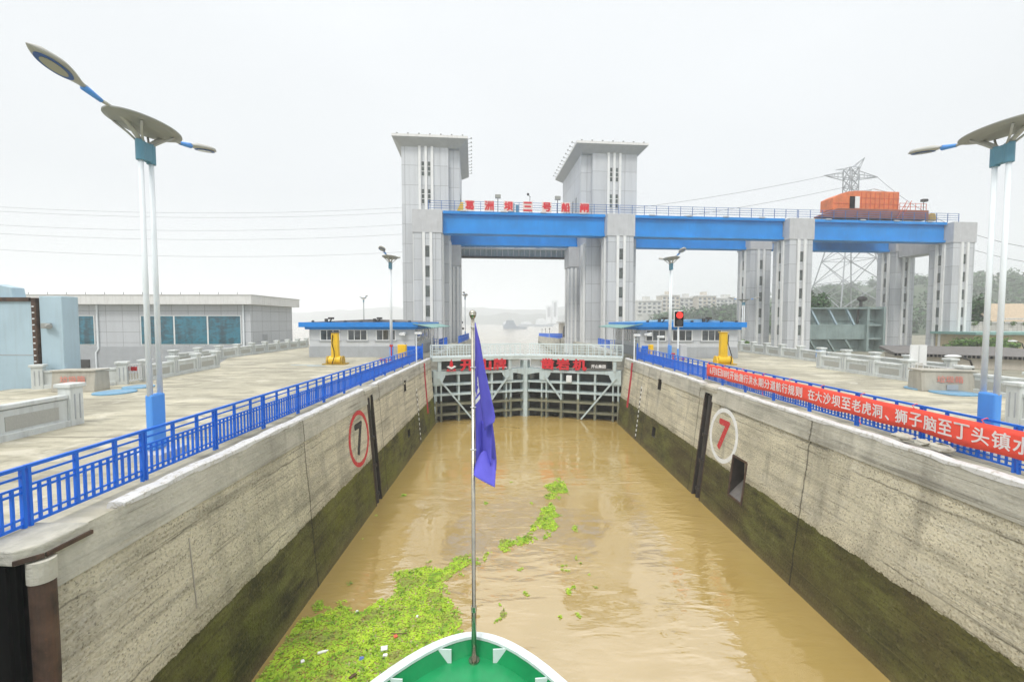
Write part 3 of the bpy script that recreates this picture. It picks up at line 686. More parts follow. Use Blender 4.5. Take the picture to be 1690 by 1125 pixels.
def pier(u, v, label, zbase=4.4, capd=4.3, w_=3.9):
    root = gthing('gantry_pier', u, v, label, 'pier', 'grey tiled piers carrying the blue gantry', z=zbase)
    h = w_ / 2; d = 1.85
    m = MB(); m.box(u - h, u + h, v - d, v + d, zbase + 1.6, 23.7, GX); m.build('shaft', 'pier_tile', root)
    m = MB(); m.box(u - h - .25, u + h + .25, v - d - .25, v + d + .25, zbase, zbase + 1.9, GX); m.build('plinth', 'plinth', root, bevel=.03)
    m = MB(); m.box(u - h - .17, u + h + .17, v - d - .12, v + d + .12, 23.702, 27.0, GX); m.build('cap', 'cap_conc', root, bevel=.03)
    for du in (-.52, .52):
        m = MB(); m.box(u + du - .2, u + du + .2, v - d - .25, v - d - .002, zbase + 1.92, 23.69, GX); m.build('fin', 'fin_white', root)
    for z in (8.6, 11.5, 14.4, 17.3, 20.2):
        m = MB(); m.box(u - .30, u + .30, v - d - .06, v - d - .003, z, z + 1.6, GX); m.build('slit_window', 'slot_glass', root)
    for sx in (-1, 1):
        for dv in (-.52, .52):
            e = u + sx * h; m = MB(); m.box(min(e, e + sx * .25), max(e, e + sx * .25), v + dv - .2, v + dv + .2, zbase + 1.92, 23.69, GX); m.build('fin', 'fin_white', root)
        for z in (8.6, 11.5, 14.4, 17.3, 20.2):
            e = u + sx * h; m = MB(); m.box(min(e + sx * .003, e + sx * .06), max(e + sx * .003, e + sx * .06), v - .3, v + .3, z, z + 1.6, GX); m.build('slit_window', 'slot_glass', root)
    return root
PU = [-14.3, 14.7, 44.0, 72.6]
pier(PU[0], 0, 'grey tiled pier with white fins in front of the left tower', 4.4, w_=4.0)
pier(PU[1], 0, 'grey tiled pier with white fins in front of the right tower', 4.4, w_=4.0)
pier(PU[2], 0, 'front grey tiled pier left of the stored steel gate, under the orange crane end')
pier(PU[3], 0, 'rightmost grey tiled pier at the end of the blue gantry')
pier(PU[2], 9.5, 'rear grey tiled pier seen left of the front pier, right of the control hut')
pier(PU[3] , 9.5, 'rear grey tiled pier seen just right of the stored steel gate')
m = MB(); m.box(PU[3] - 1.6, PU[3] + 1.6, 1.98, 7.52, 22.6, 26.6, GX); tag(m.build('pier_crossbeam', 'cap_conc'), 'pale concrete crossbeam joining the two piers at the gantry end', 'beam')
def girder(u0, u1, v, label, rail):
    root = gthing('gantry_girder', (u0 + u1) / 2, v, label, 'girder', 'blue steel girders of the gantry', z=23.7)
    m = MB(); m.box(u0, u1, v - .55, v + .55, 24.2, 26.7, GX); m.build('web', 'girder_blue', root)
    m = MB(); m.box(u0, u1, v - 1.0, v + 1.0, 26.702, 27.12, GX); m.build('top_flange', 'girder_blue', root)
    m = MB(); m.box(u0, u1, v - .85, v + .85, 23.85, 24.198, GX); m.build('bottom_flange', 'girder_blue', root)
    for k in range(int((u1 - u0) / 6)):
        u = u0 + 3 + k * 6.0; m = MB(); m.cbox((u, v - 1.02, 27.16), (.9, .25, .16), GX); m.build('rail_clamp', 'cap_conc', root)
    m = MB(); m.box(u0, u1, v - .12, v + .12, 27.122, 27.26, GX); m.build('crane_rail', 'rust', root)
    if rail:
        m = MB(); vv = v - .95
        for z in (27.5, 27.85, 28.2, 28.55): m.bar(G(u0 - 2.1, vv, z), G(u1 + 2.1, vv, z), .055)
        n_ = int((u1 - u0 + 4.2) / 1.9)
        for k in range(n_ + 1):
            u = u0 - 2.1 + (u1 - u0 + 4.2) * k / n_; m.bar(G(u, vv, 27.12), G(u, vv, 28.6), .07)
        m.build('handrail', 'rail_dim', root)
e = 2.05
girder(PU[0] + 2.2, PU[1] - 2.2, 0, 'blue steel girder spanning the lock in front, carrying the red character boards', True)
girder(PU[1] + 2.2, PU[2] - 2.2, 0, 'front blue girder between the right tower and the middle pier', True)
girder(PU[2] + 2.2, PU[3] - 2.2, 0, 'front blue girder under the orange crane', True)
girder(-13.0, 12.2, 9.5, 'rear blue girder spanning the lock above the raised gate', False)
girder(PU[1] + 2.5, PU[2] - 2.1, 9.5, 'rear blue girder from the right tower to the middle rear pier', False)
girder(PU[2] + 2.2, PU[3] - 2.2, 9.5, 'rear blue girder behind and below the orange crane', False)
# raised lift gate hanging between the towers
root = gthing('lift_gate', 0, 13.4, 'grey ribbed steel gate raised high between the two towers', 'lift gate', z=22.4)
m = MB(); m.box(-10.6, 9.8, 13.3, 13.6, 22.55, 26.2, GX); m.build('skin_plate', 'gate_paint', root)
m = MB()
for k in range(21): u = -10.3 + k * 1.0; m.box(u - .06, u + .06, 12.8, 13.298, 22.7, 26.1, GX)
m.box(-10.55, 9.75, 12.6, 13.297, 23.9, 24.1, GX); m.build('ribs', 'frame_white', root)
m = MB(); m.box(-10.9, 10.1, 12.5, 13.8, 22.3, 22.548, GX); m.build('bottom_seal', 'dark_steel', root)
for u in (-10.6, 9.8):
    m = MB(); m.cbox((u, 13.2, 22.0), (.7, .9, 1.8), GX); m.prism([(u - .35, 21.1), (u + .35, 21.1), (u + .1, 20.4), (u - .1, 20.4)], 12.9, 13.5, GX, axis=1); m.build('guide_shoe', 'dark_steel', root, bevel=.04)
for k in range(5):
    u = -8 + k * 4.0; m = MB(); m.cbox((u, 12.3, 25.3), (.6, .5, .9), GX); m.build('floodlight', 'cctv', root, bevel=.04)
# character boards on the gantry
for k, ch in enumerate('葛洲坝三号船闸'):
    u = -8.15 + k * 2.89; v = -1.12; z = 27.95
    r_ = gthing('character_board', u, v, 'board with the red character %s on the gantry railing over the lock' % ch, 'sign', 'red character boards of the lock name', z=27.2)
    m = MB(); m.box(u - .72, u + .72, v - .03, v + .02, 27.2, 28.7, GX); b_ = m.build('board', 'plate_pink', r_)
    m = MB(); m.text(ch, 1.26, .05, GX @ T(u, v - .032, z), .045, True, 1.24); m.build('character', 'letter_red', r_)
for i, (u, lab) in enumerate(((-3.95, 'grey floodlight on a mast above the gantry railing, between 洲 and 坝'), (5.1, 'grey floodlight on a mast above the gantry railing, right of 号'))):
    r_ = gthing('floodlight', u, -.9, lab, 'floodlight', 'floodlights over the gantry', z=27.12)
    m = MB(); m.tube([G(u, -.9, 27.1), G(u, -.9, 29.2)], .05, 8); m.build('mast', 'dark_steel', r_)
    m = MB(); m.box(u - .42, u + .42, -1.2, -.8, 29.1, 29.65, GX); m.build('lamp_housing', 'panel_grey', r_, bevel=.04)
r_ = gthing('weather_mast', .9, -.7, 'small weather instrument mast above the gantry railing over the lock', 'weather mast', z=27.12)
m = MB(); m.tube([G(.9, -.7, 27.1), G(.9, -.7, 29.6)], .04, 6); m.build('mast', 'dark_steel', r_)
m = MB(); m.ell(G(.62, -.7, 29.9), (.2, .2, .2), 10, 6); m.bar(G(.6, -.7, 29.8), G(1.0, -.7, 29.5), .06); m.tube([G(1.25, -.7, 27.1), G(1.25, -.7, 28.9)], .03, 6); m.build('instrument', 'dark_steel', r_)
r_ = gthing('winch_box', -1.7, .4, 'pair of grey cabinets behind the railing between 坝 and 三', 'cabinet', z=27.2)
m = MB(); m.box(-2.3, -1.3, .6, 1.0, 27.26, 28.9, GX); m.box(-1.1, -.65, .6, 1.0, 27.26, 28.7, GX); m.build('cabinet', 'collar_blue', r_, bevel=.04)
r_ = gthing('rail_stop', -9.6, .2, 'yellow buffer stop at the left end of the gantry rail', 'buffer stop', z=27.2)
m = MB(); m.prism([(-10.1, 27.27), (-9.1, 27.27), (-9.1, 28.6), (-9.5, 28.6)], -.2, .3, GX, axis=1); m.build('stop_plate', 'yellow', r_)
# orange gantry crane
GX0 = GX; GX = GX0 @ Matrix.Translation((0, 0, .25)) @ Matrix.Diagonal((1, 1, 1, 1))
root = gthing('gantry_crane', 57, 3, 'orange gantry crane parked on the right end of the blue gantry', 'crane', z=27.3)
m = MB(); m.prism([(51.0, 28.85), (51.0, 30.75), (52.2, 31.35), (53.6, 31.78), (55.2, 31.95), (62.8, 31.95), (62.8, 28.85)], .2, 2.8, GX, axis=1); m.build('machine_house', 'orange', root, bevel=.05)
m = MB()
for k in range(9): u = 56.0 + k * .82; m.box(u - .03, u + .03, .14, .198, 28.9, 31.7, GX)
m.box(51.0, 62.8, .145, .199, 29.8, 29.88, GX); m.box(55.2, 62.8, .145, .199, 30.75, 30.83, GX); m.build('panel_ribs', 'orange_red', root)
m = MB(); m.box(53.9, 54.75, .10, .15, 29.0, 31.0, GX); dr = m.build('doorway', 'black', root)
m = MB(); m.box(54.8, 55.6, .06, .12, 29.1, 31.0, GX); m.build('door', 'cctv', root)
for v in (-.6, 8.2):
    m = MB(); q_ = 0 if v < 0 else 6.5; m.prism([(48.0 + q_, 27.3), (48.0 + q_, 27.6), (51.2 + q_, 28.84), (67.4, 28.84), (67.4, 27.3)], v, v + 1.2, GX, axis=1); m.build('end_carriage', 'carriage_brown', root, bevel=.05)
    for u in (50 + q_, 52.5 + q_, 63, 66):
        m = MB(); m.tube([G(u, v + .3, 27.55), G(u, v + .9, 27.55)], .32, 14); m.build('wheel', 'dark_steel', root)
m = MB(); m.box(54.5, 66.5, .62, 8.18, 28.0, 28.3, GX); m.build('platform', 'carriage_brown', root)
m = MB()
for z in (29.35, 29.9): m.bar(G(62.2, -.5, z), G(67, -.5, z), .06)
for k in range(6): m.bar(G(62.2 + k * .96, -.5, 28.84), G(62.2 + k * .96, -.5, 29.95), .06)
for k in range(2): m.bar(G(61.5 + k * .8, -.7, 27.3), G(63.3 + k * .8, -.7, 30.3), .07)
m.build('guard_rail', 'orange_red', root)
m = MB(); m.tube([G(66.6, -.4, 28.85), G(66.6, -.4, 30.3)], .05, 6); m.cbox((66.6, -.5, 30.45), (.9, .5, .4), GX); m.build('work_light', 'dark_steel', root)
m = MB(); m.bar(G(54.5, .4, 31.9), G(58, .4, 32.15), .1); m.tube([G(55, .5, 31.75), G(58.5, .5, 32.4), G(61.8, .5, 31.78)], .07, 6); m.build('roof_rail', 'cap_conc', root)
r_ = gthing('rail_stop', 68.5, 0, 'tan buffer stop near the right end of the gantry rail', 'buffer stop', z=27.2)
m = MB(); m.prism([(68.0, 27.27), (69.3, 27.27), (69.0, 28.4), (68.3, 28.5)], -.3, .5, GX, axis=1); m.build('stop_plate', 'yellow_dk', r_, bevel=.05)
GX = GX0
# stored steel gate standing between the right-hand piers
root = gthing('stored_gate', 57, 5, 'weathered grey green steel gate stored upright under the gantry', 'stored gate', z=4.6)
u0, u1, v = 48.8, 65.4, 4.2
m = MB(); m.box(u0, u1, v + 1.6, v + 1.75, 4.6, 13.2, GX); m.build('skin_plate', 'green_steel', root)
for z0, z1, dd in ((12.95, 13.2, 0), (7.6, 10.2, .35), (4.6, 5.2, 0)):
    m = MB(); m.box(u0, u1 - 3.6, v + dd, v + 1.59, z0, z1, GX); m.build('box_girder', 'green_steel', root, bevel=.03)
for u in (u0 + .25, u1 - 3.4, u1 - .25):
    m = MB(); m.box(u - .22, u + .22, v - .1, v + 1.58, 4.6, 13.4, GX); m.build('end_post', 'green_steel', root, bevel=.02)
for z in (10.1, 7.7, 13.1):
    m = MB(); m.box(u1 - 3.1, u1 - .5, v + .2, v + 1.57, z - .15, z + .15, GX); m.build('side_shelf', 'green_steel', root)
for z in (11.0, 12.0, 6.2):
    m = MB(); m.box(u0 + .5, u1 - .5, v + 1.3, v + 1.598, z - .06, z + .06, GX); m.build('stringer', 'green_steel', root)
for k in range(3):
    u = u0 + 2.6 + k * 3.4
    m = MB(); m.bar(G(u, v + .5, 13.0), G(u + 1.6, v + .5, 10.2), .35, .3); m.build('diagonal_brace', 'steel_blue', root)
    m = MB(); m.bar(G(u, v + .5, 7.5), G(u + 1.8, v + .6, 5.0), .35, .3); m.build('diagonal_brace', 'green_steel', root)
m = MB(); m.tube([G(u1 - 3.9, v + 1, 13.4), G(u1 - 3.9, v + 1, 14.6)], .25, 10); m.ell(G(u1 - 3.7, v + 1, 14.8), (.9, .5, .5), 12, 6); m.tube([G(u1 - 4.4, v + .9, 13.3), G(u1 - 4.6, v + .9, 10.3)], .16, 8); m.build('lifting_eye', 'dark_steel', root)
# ================================================================== CONTROL HUTS
def hut(left):
    x0, x1, y0, y1 = (-20.6, -9.75, 44.2, 56) if left else (13.1, 22.9, 42.6, 52.5)
    zb, zt = ZD, 9.35
    root = thing('control_hut', ((x0 + x1) / 2, y0, ZD), 'grey control hut with blue roof edge on the left quay' if left else 'grey control hut with blue roof edge on the right quay, behind the traffic light', 'hut', 'control huts beside the lock gate')
    m = MB(); m.box(x0, x1, y0, y1, zb + 1.12, zt); m.build('wall', 'hut_wall', root)
    m = MB(); m.box(x0 - .05, x1 + .05, y0 - .05, y1 + .05, zb - .3, zb + 1.118); m.build('base_course', 'hut_base', root)
    m = MB(); m.box(x0 - .02, x1 + .02, y0 - .025, y0 - .003, zb + 1.72, zb + 1.76); m.build('wall_joint', 'hut_base', root)
    m = MB(); ov = .75
    m.box(x0 - ov, x1 + .5, y0 - ov, y1 + .5, zt + .05, zt + .55); rf = m.build('roof', 'roof_blue', root, bevel=.02)
    m = MB(); m.box(x0 - .3, x1 + .2, y0 - .35, y1 + .2, zt - .18, zt + .048); m.build('soffit', 'girder_blue', rf)
    m = MB(); m.prism([(x0 - .4, zt + .552), (x1 + .2, zt + .552), ((x0 + x1) / 2 + 1, zt + .85)], y0 - .3, y1, axis=1); m.build('roof_sheet', 'roof_dark' if left else 'manhole', rf)
    rr = random.Random(3 + left)
    for k in range(7):
        x = x0 + .6 + (x1 - x0 - 1) * k / 6; m = MB()
        if k % 3 == 1: m.bar((x, y0 - .4, zt + .55), (x + .3, y0 - .4, zt + .95), .1); m.cbox((x + .2, y0 - .4, zt + .95), (.5, .3, .2)); m.cbox((x - .3, y0 - .4, zt + .75), (.25, .25, .35))
        else: m.ell((x, y0 - .45, zt + .63), (.16, .16, .13), 8, 5)
        m.build('roof_lamp', 'dark_steel', rf)
    L = x1 - x0
    for f in ((.17, .43, .70) if left else (.16, .43, .73)):
        xc = x0 + L * f + (.3 if left else 0); wd_ = 1.92; z0 = zb + 1.78; z1 = zb + 2.78
        m = MB(); m.box(xc - wd_ / 2 - .08, xc + wd_ / 2 + .08, y0 - .06, y0 - .003, z0 - .06, z1 + .06); w_ = m.build('window', 'frame_white', root)
        for k in range(3):
            a = xc - wd_ / 2 + wd_ * k / 3 + .04; m = MB(); m.box(a, a + wd_ / 3 - .08, y0 - .075, y0 - .062, z0 + .02, z1 - .02); m.build('pane', 'dark_glass', w_)
        m = MB(); m.box(xc - wd_ / 2 - .2, xc + wd_ / 2 + .2, y0 - .12, y0 - .062, z0 - .14, z0 - .062); m.build('sill', 'hut_base', w_)
    # glazed side facing the lock and its awning
    sx = x1 if left else x0; d = 1 if left else -1
    for k in range(5):
        y = y0 + .9 + k * (y1 - y0 - 1) / 5; m = MB(); m.box(min(sx + d * .003, sx + d * .06), max(sx + d * .003, sx + d * .06), y, y + 1.5, zb + 1.5, zb + 2.85); w_ = m.build('window', 'frame_white', root)
        for q in (0, .74): m = MB(); m.box(min(sx + d * .062, sx + d * .075), max(sx + d * .062, sx + d * .075), y + .06 + q, y + .70 + q, zb + 1.56, zb + 2.79); m.build('pane', 'dark_glass', w_)
    m = MB(); o = 2.1
    m.add([(sx + d * .02, y0 - .9, zt + .45), (sx + d * .02, y1, zt + .45), (sx + d * o, y1, zt + .02), (sx + d * o, y0 - .9, zt + .02), (sx + d * .02, y0 - .9, zt + .38), (sx + d * .02, y1, zt + .38), (sx + d * o, y1, zt - .05), (sx + d * o, y0 - .9, zt - .05)],
          [(0, 1, 2, 3), (7, 6, 5, 4), (0, 3, 7, 4), (1, 5, 6, 2), (2, 6, 7, 3)]); aw = m.build('awning', 'awning', root)
    for y in (y0 - .7, y0 + 3, y0 + 7):
        m = MB(); m.tube([(sx + d * 1.9, y, zb - .1), (sx + d * 1.9, y, zt)], .05, 8); m.build('awning_post', 'cap_conc', aw)
    m = MB(); xx = x1 - 1.1 if left else x0 + .75; m.cbox((xx, y0 - .35, zb + 2.4), (.5, .5, .3)); m.tube([(xx - .4, y0 - .3, zb + 2.35), (xx + .25, y0 - .55, zb + 2.5)], .13, 8); m.build('wall_lamp', 'cctv', root)
    return root
hut(True); hut(False)
# ================================================================== LONG HALL ON THE LEFT
root = thing('pump_hall', (-56, 63, 2.4), 'long low grey tiled hall with teal windows on the left', 'building')
x0, x1, y0, y1 = -76, -37.9, 63, 75; zt = 12.4
m = MB(); m.box(x0, x1, y0, y1, 6.3, zt); m.build('wall', 'hall_tile', root)
m = MB(); m.box(x0 - .1, x1 + .08, y0 - .08, y1 + .05, 2.2, 6.298); m.build('base_course', 'hut_base', root)
m = MB(); m.box(x0 - 1.5, x1 + .9, y0 - 1.2, y1 + .9, zt + .02, zt + 1.35); m.box(x0 - 1.6, x1 + 1.0, y0 - 1.3, y1 + 1.0, zt + 1.352, zt + 1.45); rf = m.build('roof', 'roof_white', root, bevel=.03)
for k in range(14):
    m = MB(); x = x0 + 2 + k * 2.7; m.tube([(x, y0 - 1.3, zt + 1.45), (x, y0 - 1.3, zt + 1.75)], .03, 5); m.build('lightning_spike', 'dark_steel', rf)
for (a, b, n_) in ((-71.5, -60.6, 3), (-53.9, -39.25, 3)):
    z0, z1 = 6.55, 10.85
    m = MB(); m.box(a, b, y0 - .10, y0 - .003, z0, z1); w_ = m.build('window', 'frame_white', root)
    for k in range(n_):
        q = a + (b - a) * k / n_; m = MB(); m.box(q + .12, q + (b - a) / n_ - .12, y0 - .125, y0 - .102, z0 + .1, z1 - .1); m.build('pane', 'teal_glass', w_)
for x in (-60.1, -38.85):
    m = MB(); m.tube([(x, y0 - .16, zt), (x, y0 - .16, 5.9), (x - .35, y0 - .2, 5.4), (x - .35, y0 - .2, 3)], .11, 8); m.build('downpipe', 'pole_white', root)
m = MB(); m.box(-67, -61.5, y0 - .2, y0 - .09, 2.5, 4.4); m.build('shutter_door', 'dark_steel', root)
m = MB(); m.box(x1 + .003, x1 + .06, 66, 67.2, 6.6, 8.0); m.build('vent_box', 'hut_base', root)
# big blue grey steel gate leaf stored at far left
root = thing('stored_gate', (-31, 24, 2.4), 'pale blue steel bulkhead gate standing behind the left parapet', 'stored gate')
m = MB(); m.box(-42, -26.55, 24.0, 25.0, 2.4, 11.25); m.build('face_plate', 'steel_blue', root, bevel=.03)
m = MB(); m.box(-26.2, -24.95, 24.06, 25.0, 2.4, 11.4); m.build('end_plate', 'steel_blue', root, bevel=.04)
m = MB(); m.box(-26.53, -26.28, 23.95, 24.5, 2.4, 11.3); m.box(-42, -26.56, 23.88, 23.998, 11.1, 11.32); m.build('rubber_seal', 'rust', root, bevel=.01)
for k in range(24):
    z = 3 + k * .34; m = MB(); m.cbox((-26.41, 23.93, z), (.10, .04, .07)); m.build('seal_bolt', 'cctv', root)
m = MB(); m.cbox((-25.7, 23.92, 9.75), (.34, .3, .3)); m.tube([(-25.55, 23.84, 9.75), (-25.3, 23.7, 9.7)], .14, 10); m.build('lamp', 'panel_grey', root, bevel=.03)
m = MB(); m.prism([(-33.5, 11.33), (-27.9, 11.33), (-28.0, 11.9), (-28.9, 12.1), (-29.8, 12.15), (-30.2, 12.4), (-33.5, 12.4)], 24.3, 25.0, axis=1); m.build('lifting_lug', 'steel_blue', root, bevel=.03)
m = MB(); m.tube([(-29.2, 24.5, 11.4), (-29.15, 24.4, 11.9), (-29.3, 24.5, 12.35)], .14, 8); m.ell((-29.0, 24.5, 11.6), (.22, .15, .16), 10, 6); m.ell((-31.5, 24.0, 10.05), (.35, .15, .35), 12, 6); m.build('hook', 'rust', root)
m = MB()
for z in (5.2, 8.1): m.box(-42, -26.6, 23.985, 23.999, z, z + .05)
m.build('weld_seam', 'hut_base', root)
# ================================================================== STREET LAMPS
GL = 'twin headed lamps along the lock'
def make_lamp():
    r_ = proto('street_lamp', 'x', 'street lamp', GL)
    def P(n, mb, mat, par=r_, **k): return mb.build(n, mat, par, **k)
    m = MB(); m.box(-.5, .5, -.5, .5, -.05, .22); P('pedestal', m, 'cap_conc', bevel=.03)
    m = MB(); m.cbox((0, 0, .98), (.20, .46, 1.52)); P('sleeve', m, 'sleeve_blue', bevel=.05)
    for y in (-.165, .165):
        m = MB(); m.tube([(0, y, 1.7), (0, y, 8.1)], [.068, .058], 14); P('pole', m, 'pole_white', smooth=True)
    m = MB(); m.box(-.085, .085, -.165, .165, 7.93, 8.4); m.tube([(0, -.165, 7.9), (0, -.165, 8.42)], .105, 16); m.tube([(0, .165, 7.9), (0, .165, 8.42)], .105, 16); P('collar', m, 'collar_blue', bevel=.01)
    for s in (-1, 1):
        m = MB(); pts = []
        for k in range(9):
            t = k / 8; y = .13 + 1.10 * t; z = 8.38 + .52 * (1 - (1 - t) ** 2.2); pts.append((0, s * y, z))
        m.tube(pts, [.06 - .02 * k / 8 for k in range(9)], 10); a = P('arm', m, 'lamp_grey', smooth=True)
        m = MB(); m.tube([(0, s * 1.2, 8.895), (0, s * 1.62, 8.99)], [.05, .08], 12); P('arm_sleeve', m, 'sleeve_blue', a, smooth=True)
        # leaf shaped head
        hd = MB(); ln, rg = MB(), MB(); N = 18; K = 12; vs = []; fs = []
        y0, y1 = 1.58, 2.76; tilt = .20
        for i in range(N + 1):
            t = i / N; w_ = max(.012, .235 * (math.sin(math.pi * min(1, t * .93 + .07)) ** .8) * (.45 + .75 * min(1, t * 1.7)) if t < .999 else .01)
            if t < .12: w_ = .08 + (w_ - .08) * t / .12
            y = y0 + (y1 - y0) * t; zc = 9.0 + (y - y0) * tilt
            for k in range(K):
                a_ = 2 * math.pi * k / K; hh = (.12 if math.sin(a_) > 0 else .055) * min(1, w_ / .16)
                vs.append((w_ * math.cos(a_), s * y, zc + hh * math.sin(a_)))
        for i in range(N):
            for k in range(K): fs.append((i * K + k, i * K + (k + 1) % K, (i + 1) * K + (k + 1) % K, (i + 1) * K + k))
        fs += [tuple(range(K)), tuple(range(N * K, (N + 1) * K))]
        hd.add(vs, fs); h_ = P('lamp_head', hd, 'lamp_grey', smooth=True)
        for mm, sc, dz, nm, mt in ((rg, 1.0, -.050, 'lens_ring', 'lens_ring'), (ln, .72, -.060, 'lens', 'lens')):
            yc = 2.24; q = [(.19 * sc * math.cos(2 * math.pi * k / 28), s * (yc + .37 * sc * math.sin(2 * math.pi * k / 28))) for k in range(28)]
            vs = [(x, y, 9.0 + (abs(y) - y0) * tilt + dz + d_) for d_ in (0, -.012) for x, y in q]
            mm.add(vs, [tuple(range(28)), tuple(range(28, 56))] + [(k, (k + 1) % 28, 28 + (k + 1) % 28, 28 + k) for k in range(28)]); P(nm, mm, mt, h_)
    # oval shade over the poles, slightly dished
    m = MB(); vs = []; N = 40
    for rr_, z in ((.0, 8.70), (.5, 8.72), (.85, 8.78), (1.0, 8.84)):
        for k in range(N): vs.append((.60 * rr_ * math.cos(2 * math.pi * k / N), 1.04 * rr_ * math.sin(2 * math.pi * k / N), z))
    for rr_, z in ((1.0, 8.87), (.0, 8.85)):
        for k in range(N): vs.append((.60 * rr_ * math.cos(2 * math.pi * k / N), 1.04 * rr_ * math.sin(2 * math.pi * k / N), z))
    m.add(vs, [(j * N + k, j * N + (k + 1) % N, (j + 1) * N + (k + 1) % N, (j + 1) * N + k) for j in range(5) for k in range(N)]); P('shade', m, 'panel_grey')
    for sx in (-1, 1):
        for sy in (-1, 1):
            m = MB(); m.tube([(sx * .06, sy * .13, 8.36), (sx * .18, sy * .32, 8.55), (sx * .36, sy * .52, 8.75)], .028, 8); P('strut', m, 'lamp_grey', smooth=True)
    return r_
lamp = make_lamp()
spots = [(-9.62, 11.6, 'nearest street lamp on the left quay, tall twin white poles'), (13.25, 11.6, 'nearest street lamp on the right quay behind the red banner'),
         (-9.55, 34.7, 'street lamp on the left quay in front of the blue roofed hut'), (13.3, 35.2, 'street lamp on the right quay beside the traffic light'),
         (-8.6, 84, 'small distant lamp seen through the gate opening by the left tower'), (12.2, 86, 'small distant lamp seen through the gate opening by the right tower')]
for i, (x, y, lab) in enumerate(spots):
    o = lamp if i == 0 else dup(lamp, (x, y, ZD)); o.location = (x, y, ZD); o['label'] = lab
p = at(600, 492, 95); o = dup(lamp, (p.x, 95, ZD), R(35), 'small distant lamp rising behind the left control hut roof')
for ch in o.children:
    if ch.name.startswith('pole'): ch.data = ch.data.copy(); ch.data.materials[0] = M['plinth']
p = at(1212, 492, 75); o = dup(lamp, (p.x, 72, ZD - 1.5), R(90), 'small distant lamp behind the right control hut roof')
# ================================================================== PARAPETS
def parapet(pts, label, h=1.0, npan=None, thick=.32):
    root = thing('parapet', (pts[0][0], pts[0][1], ZD), label, 'parapet', 'pale concrete parapets round the quay decks')
    def post(x, y, a):
        X = T(x, y, ZD, a); m = MB(); m.cbox((0, 0, h * .6), (.46, .46, h * 1.2 + .1), X); m.cbox((0, 0, h * 1.27), (.60, .60, .14), X)
        p_ = m.build('post', 'parapet', root, bevel=.025)
        m = MB()
        for q in (-.24, .24):
            for t in (-.09, .09): m.cbox((t, q, h * .6), (.03, .02, h * .8), X); m.cbox((q, t, h * .6), (.02, .03, h * .8), X)
        m.build('groove', 'hut_base', p_)
    for i in range(len(pts) - 1):
        a, b = Vector(pts[i]), Vector(pts[i + 1]); d = b - a; L = d.length; ang = math.atan2(d.y, d.x); n_ = max(1, round(L / 2.9))
        for k in range(n_ + 1):
            if k == 0 and i > 0: continue
            c = a + d * k / n_; post(c.x, c.y, ang)
        for k in range(n_):
            c = a + d * (k + .5) / n_; X = T(c.x, c.y, ZD, ang); l = L / n_ - .47
            m = MB(); m.cbox((0, 0, h * .40), (l, thick * .7, h * .8 + .1), X); m.cbox((0, 0, .08), (l, thick + .1, .26), X); p_ = m.build('panel', 'parapet', root, bevel=.015)
            m = MB()
            for q in (-1, 1): m.cbox((0, q * (thick * .35 + .003), h * .46), (l * .72, .03, h * .4), X)
            m.build('inset', 'parapet_inset', p_)
            m = MB(); m.cbox((0, 0, h * .93), (l + .02, thick, .15), X)
            for q in (-.4, 0, .4): m.cbox((q * l, 0, h * .83), (.12, .14, .06), X)
            m.build('coping', 'parapet', root, bevel=.03)
    return root
parapet([(-15.7, 15.3), (-15.7, 2.0)], 'nearest concrete parapet with big end pillar at the far left', 1.12)
parapet([(-16.2, 22), (-22.6, 22.6)], 'cross parapet behind the nearest left one, in front of the blue gate', 1.0) if False else None
parapet([(-25.8, 23.5), (-22.75, 25.2)], 'short concrete parapet behind the left rubbish box', 1.0)
parapet([(-22.6, 26.6), (-23.6, 34.4)], 'concrete parapet right of the white steel wicket on the left quay', 1.0)
parapet([(-27.8, 35.5), (-28.6, 45), (-29.1, 61.5)], 'long receding concrete parapet in front of the tiled hall', 1.0)
parapet([(18.55, 15.3), (18.55, 8)], 'nearest concrete parapet pillar at the far right edge', 1.12)
parapet([(24.3, 22.6), (24.3, 16.3)], 'concrete parapet behind the near right street lamp', 1.0)
parapet([(24.75, 26.2), (24.75, 33.6)], 'stepped out concrete parapet left of the white board on the right quay', 1.0)
parapet([(28.2, 27), (28.3, 44), (28.9, 63)], 'long receding concrete parapet under the gantry piers', 1.0)
# wicket gates in the parapet gaps
def wicket(x0, y0, x1, y1, label, sign):
    root = thing('wicket_gate', (x0, y0, ZD), label, 'gate', 'white steel wickets in the parapets')
    m = MB(); m.bar((x0, y0, ZD + 1.1), (x1, y1, ZD + 1.1), .06); m.bar((x0, y0, ZD + .15), (x1, y1, ZD + .15), .06); m.bar((x0, y0, ZD), (x0, y0, ZD + 1.15), .07); m.bar((x1, y1, ZD), (x1, y1, ZD + 1.15), .07); m.build('frame', 'frame_white', root)
    m = MB()
    for k in range(1, 8): t = k / 8; m.bar((x0 + (x1 - x0) * t, y0 + (y1 - y0) * t, ZD + .15), (x0 + (x1 - x0) * t, y0 + (y1 - y0) * t, ZD + 1.1), .035)
    m.build('bars', 'frame_white', root)
    if sign:
        m = MB(); c = ((x0 + x1) / 2 + .05, (y0 + y1) / 2 - .06); m.cbox((c[0], c[1], ZD + .85), (.5, .03, .24)); m.build('warning_plate', 'fire_red', root)
wicket(-22.75, 25.1, -22.6, 26.5, 'white steel wicket with a red plate in the left parapet', True)
wicket(24.5, 22.9, 24.7, 25.9, 'white steel wicket between the white board and the rubbish box on the right', False)
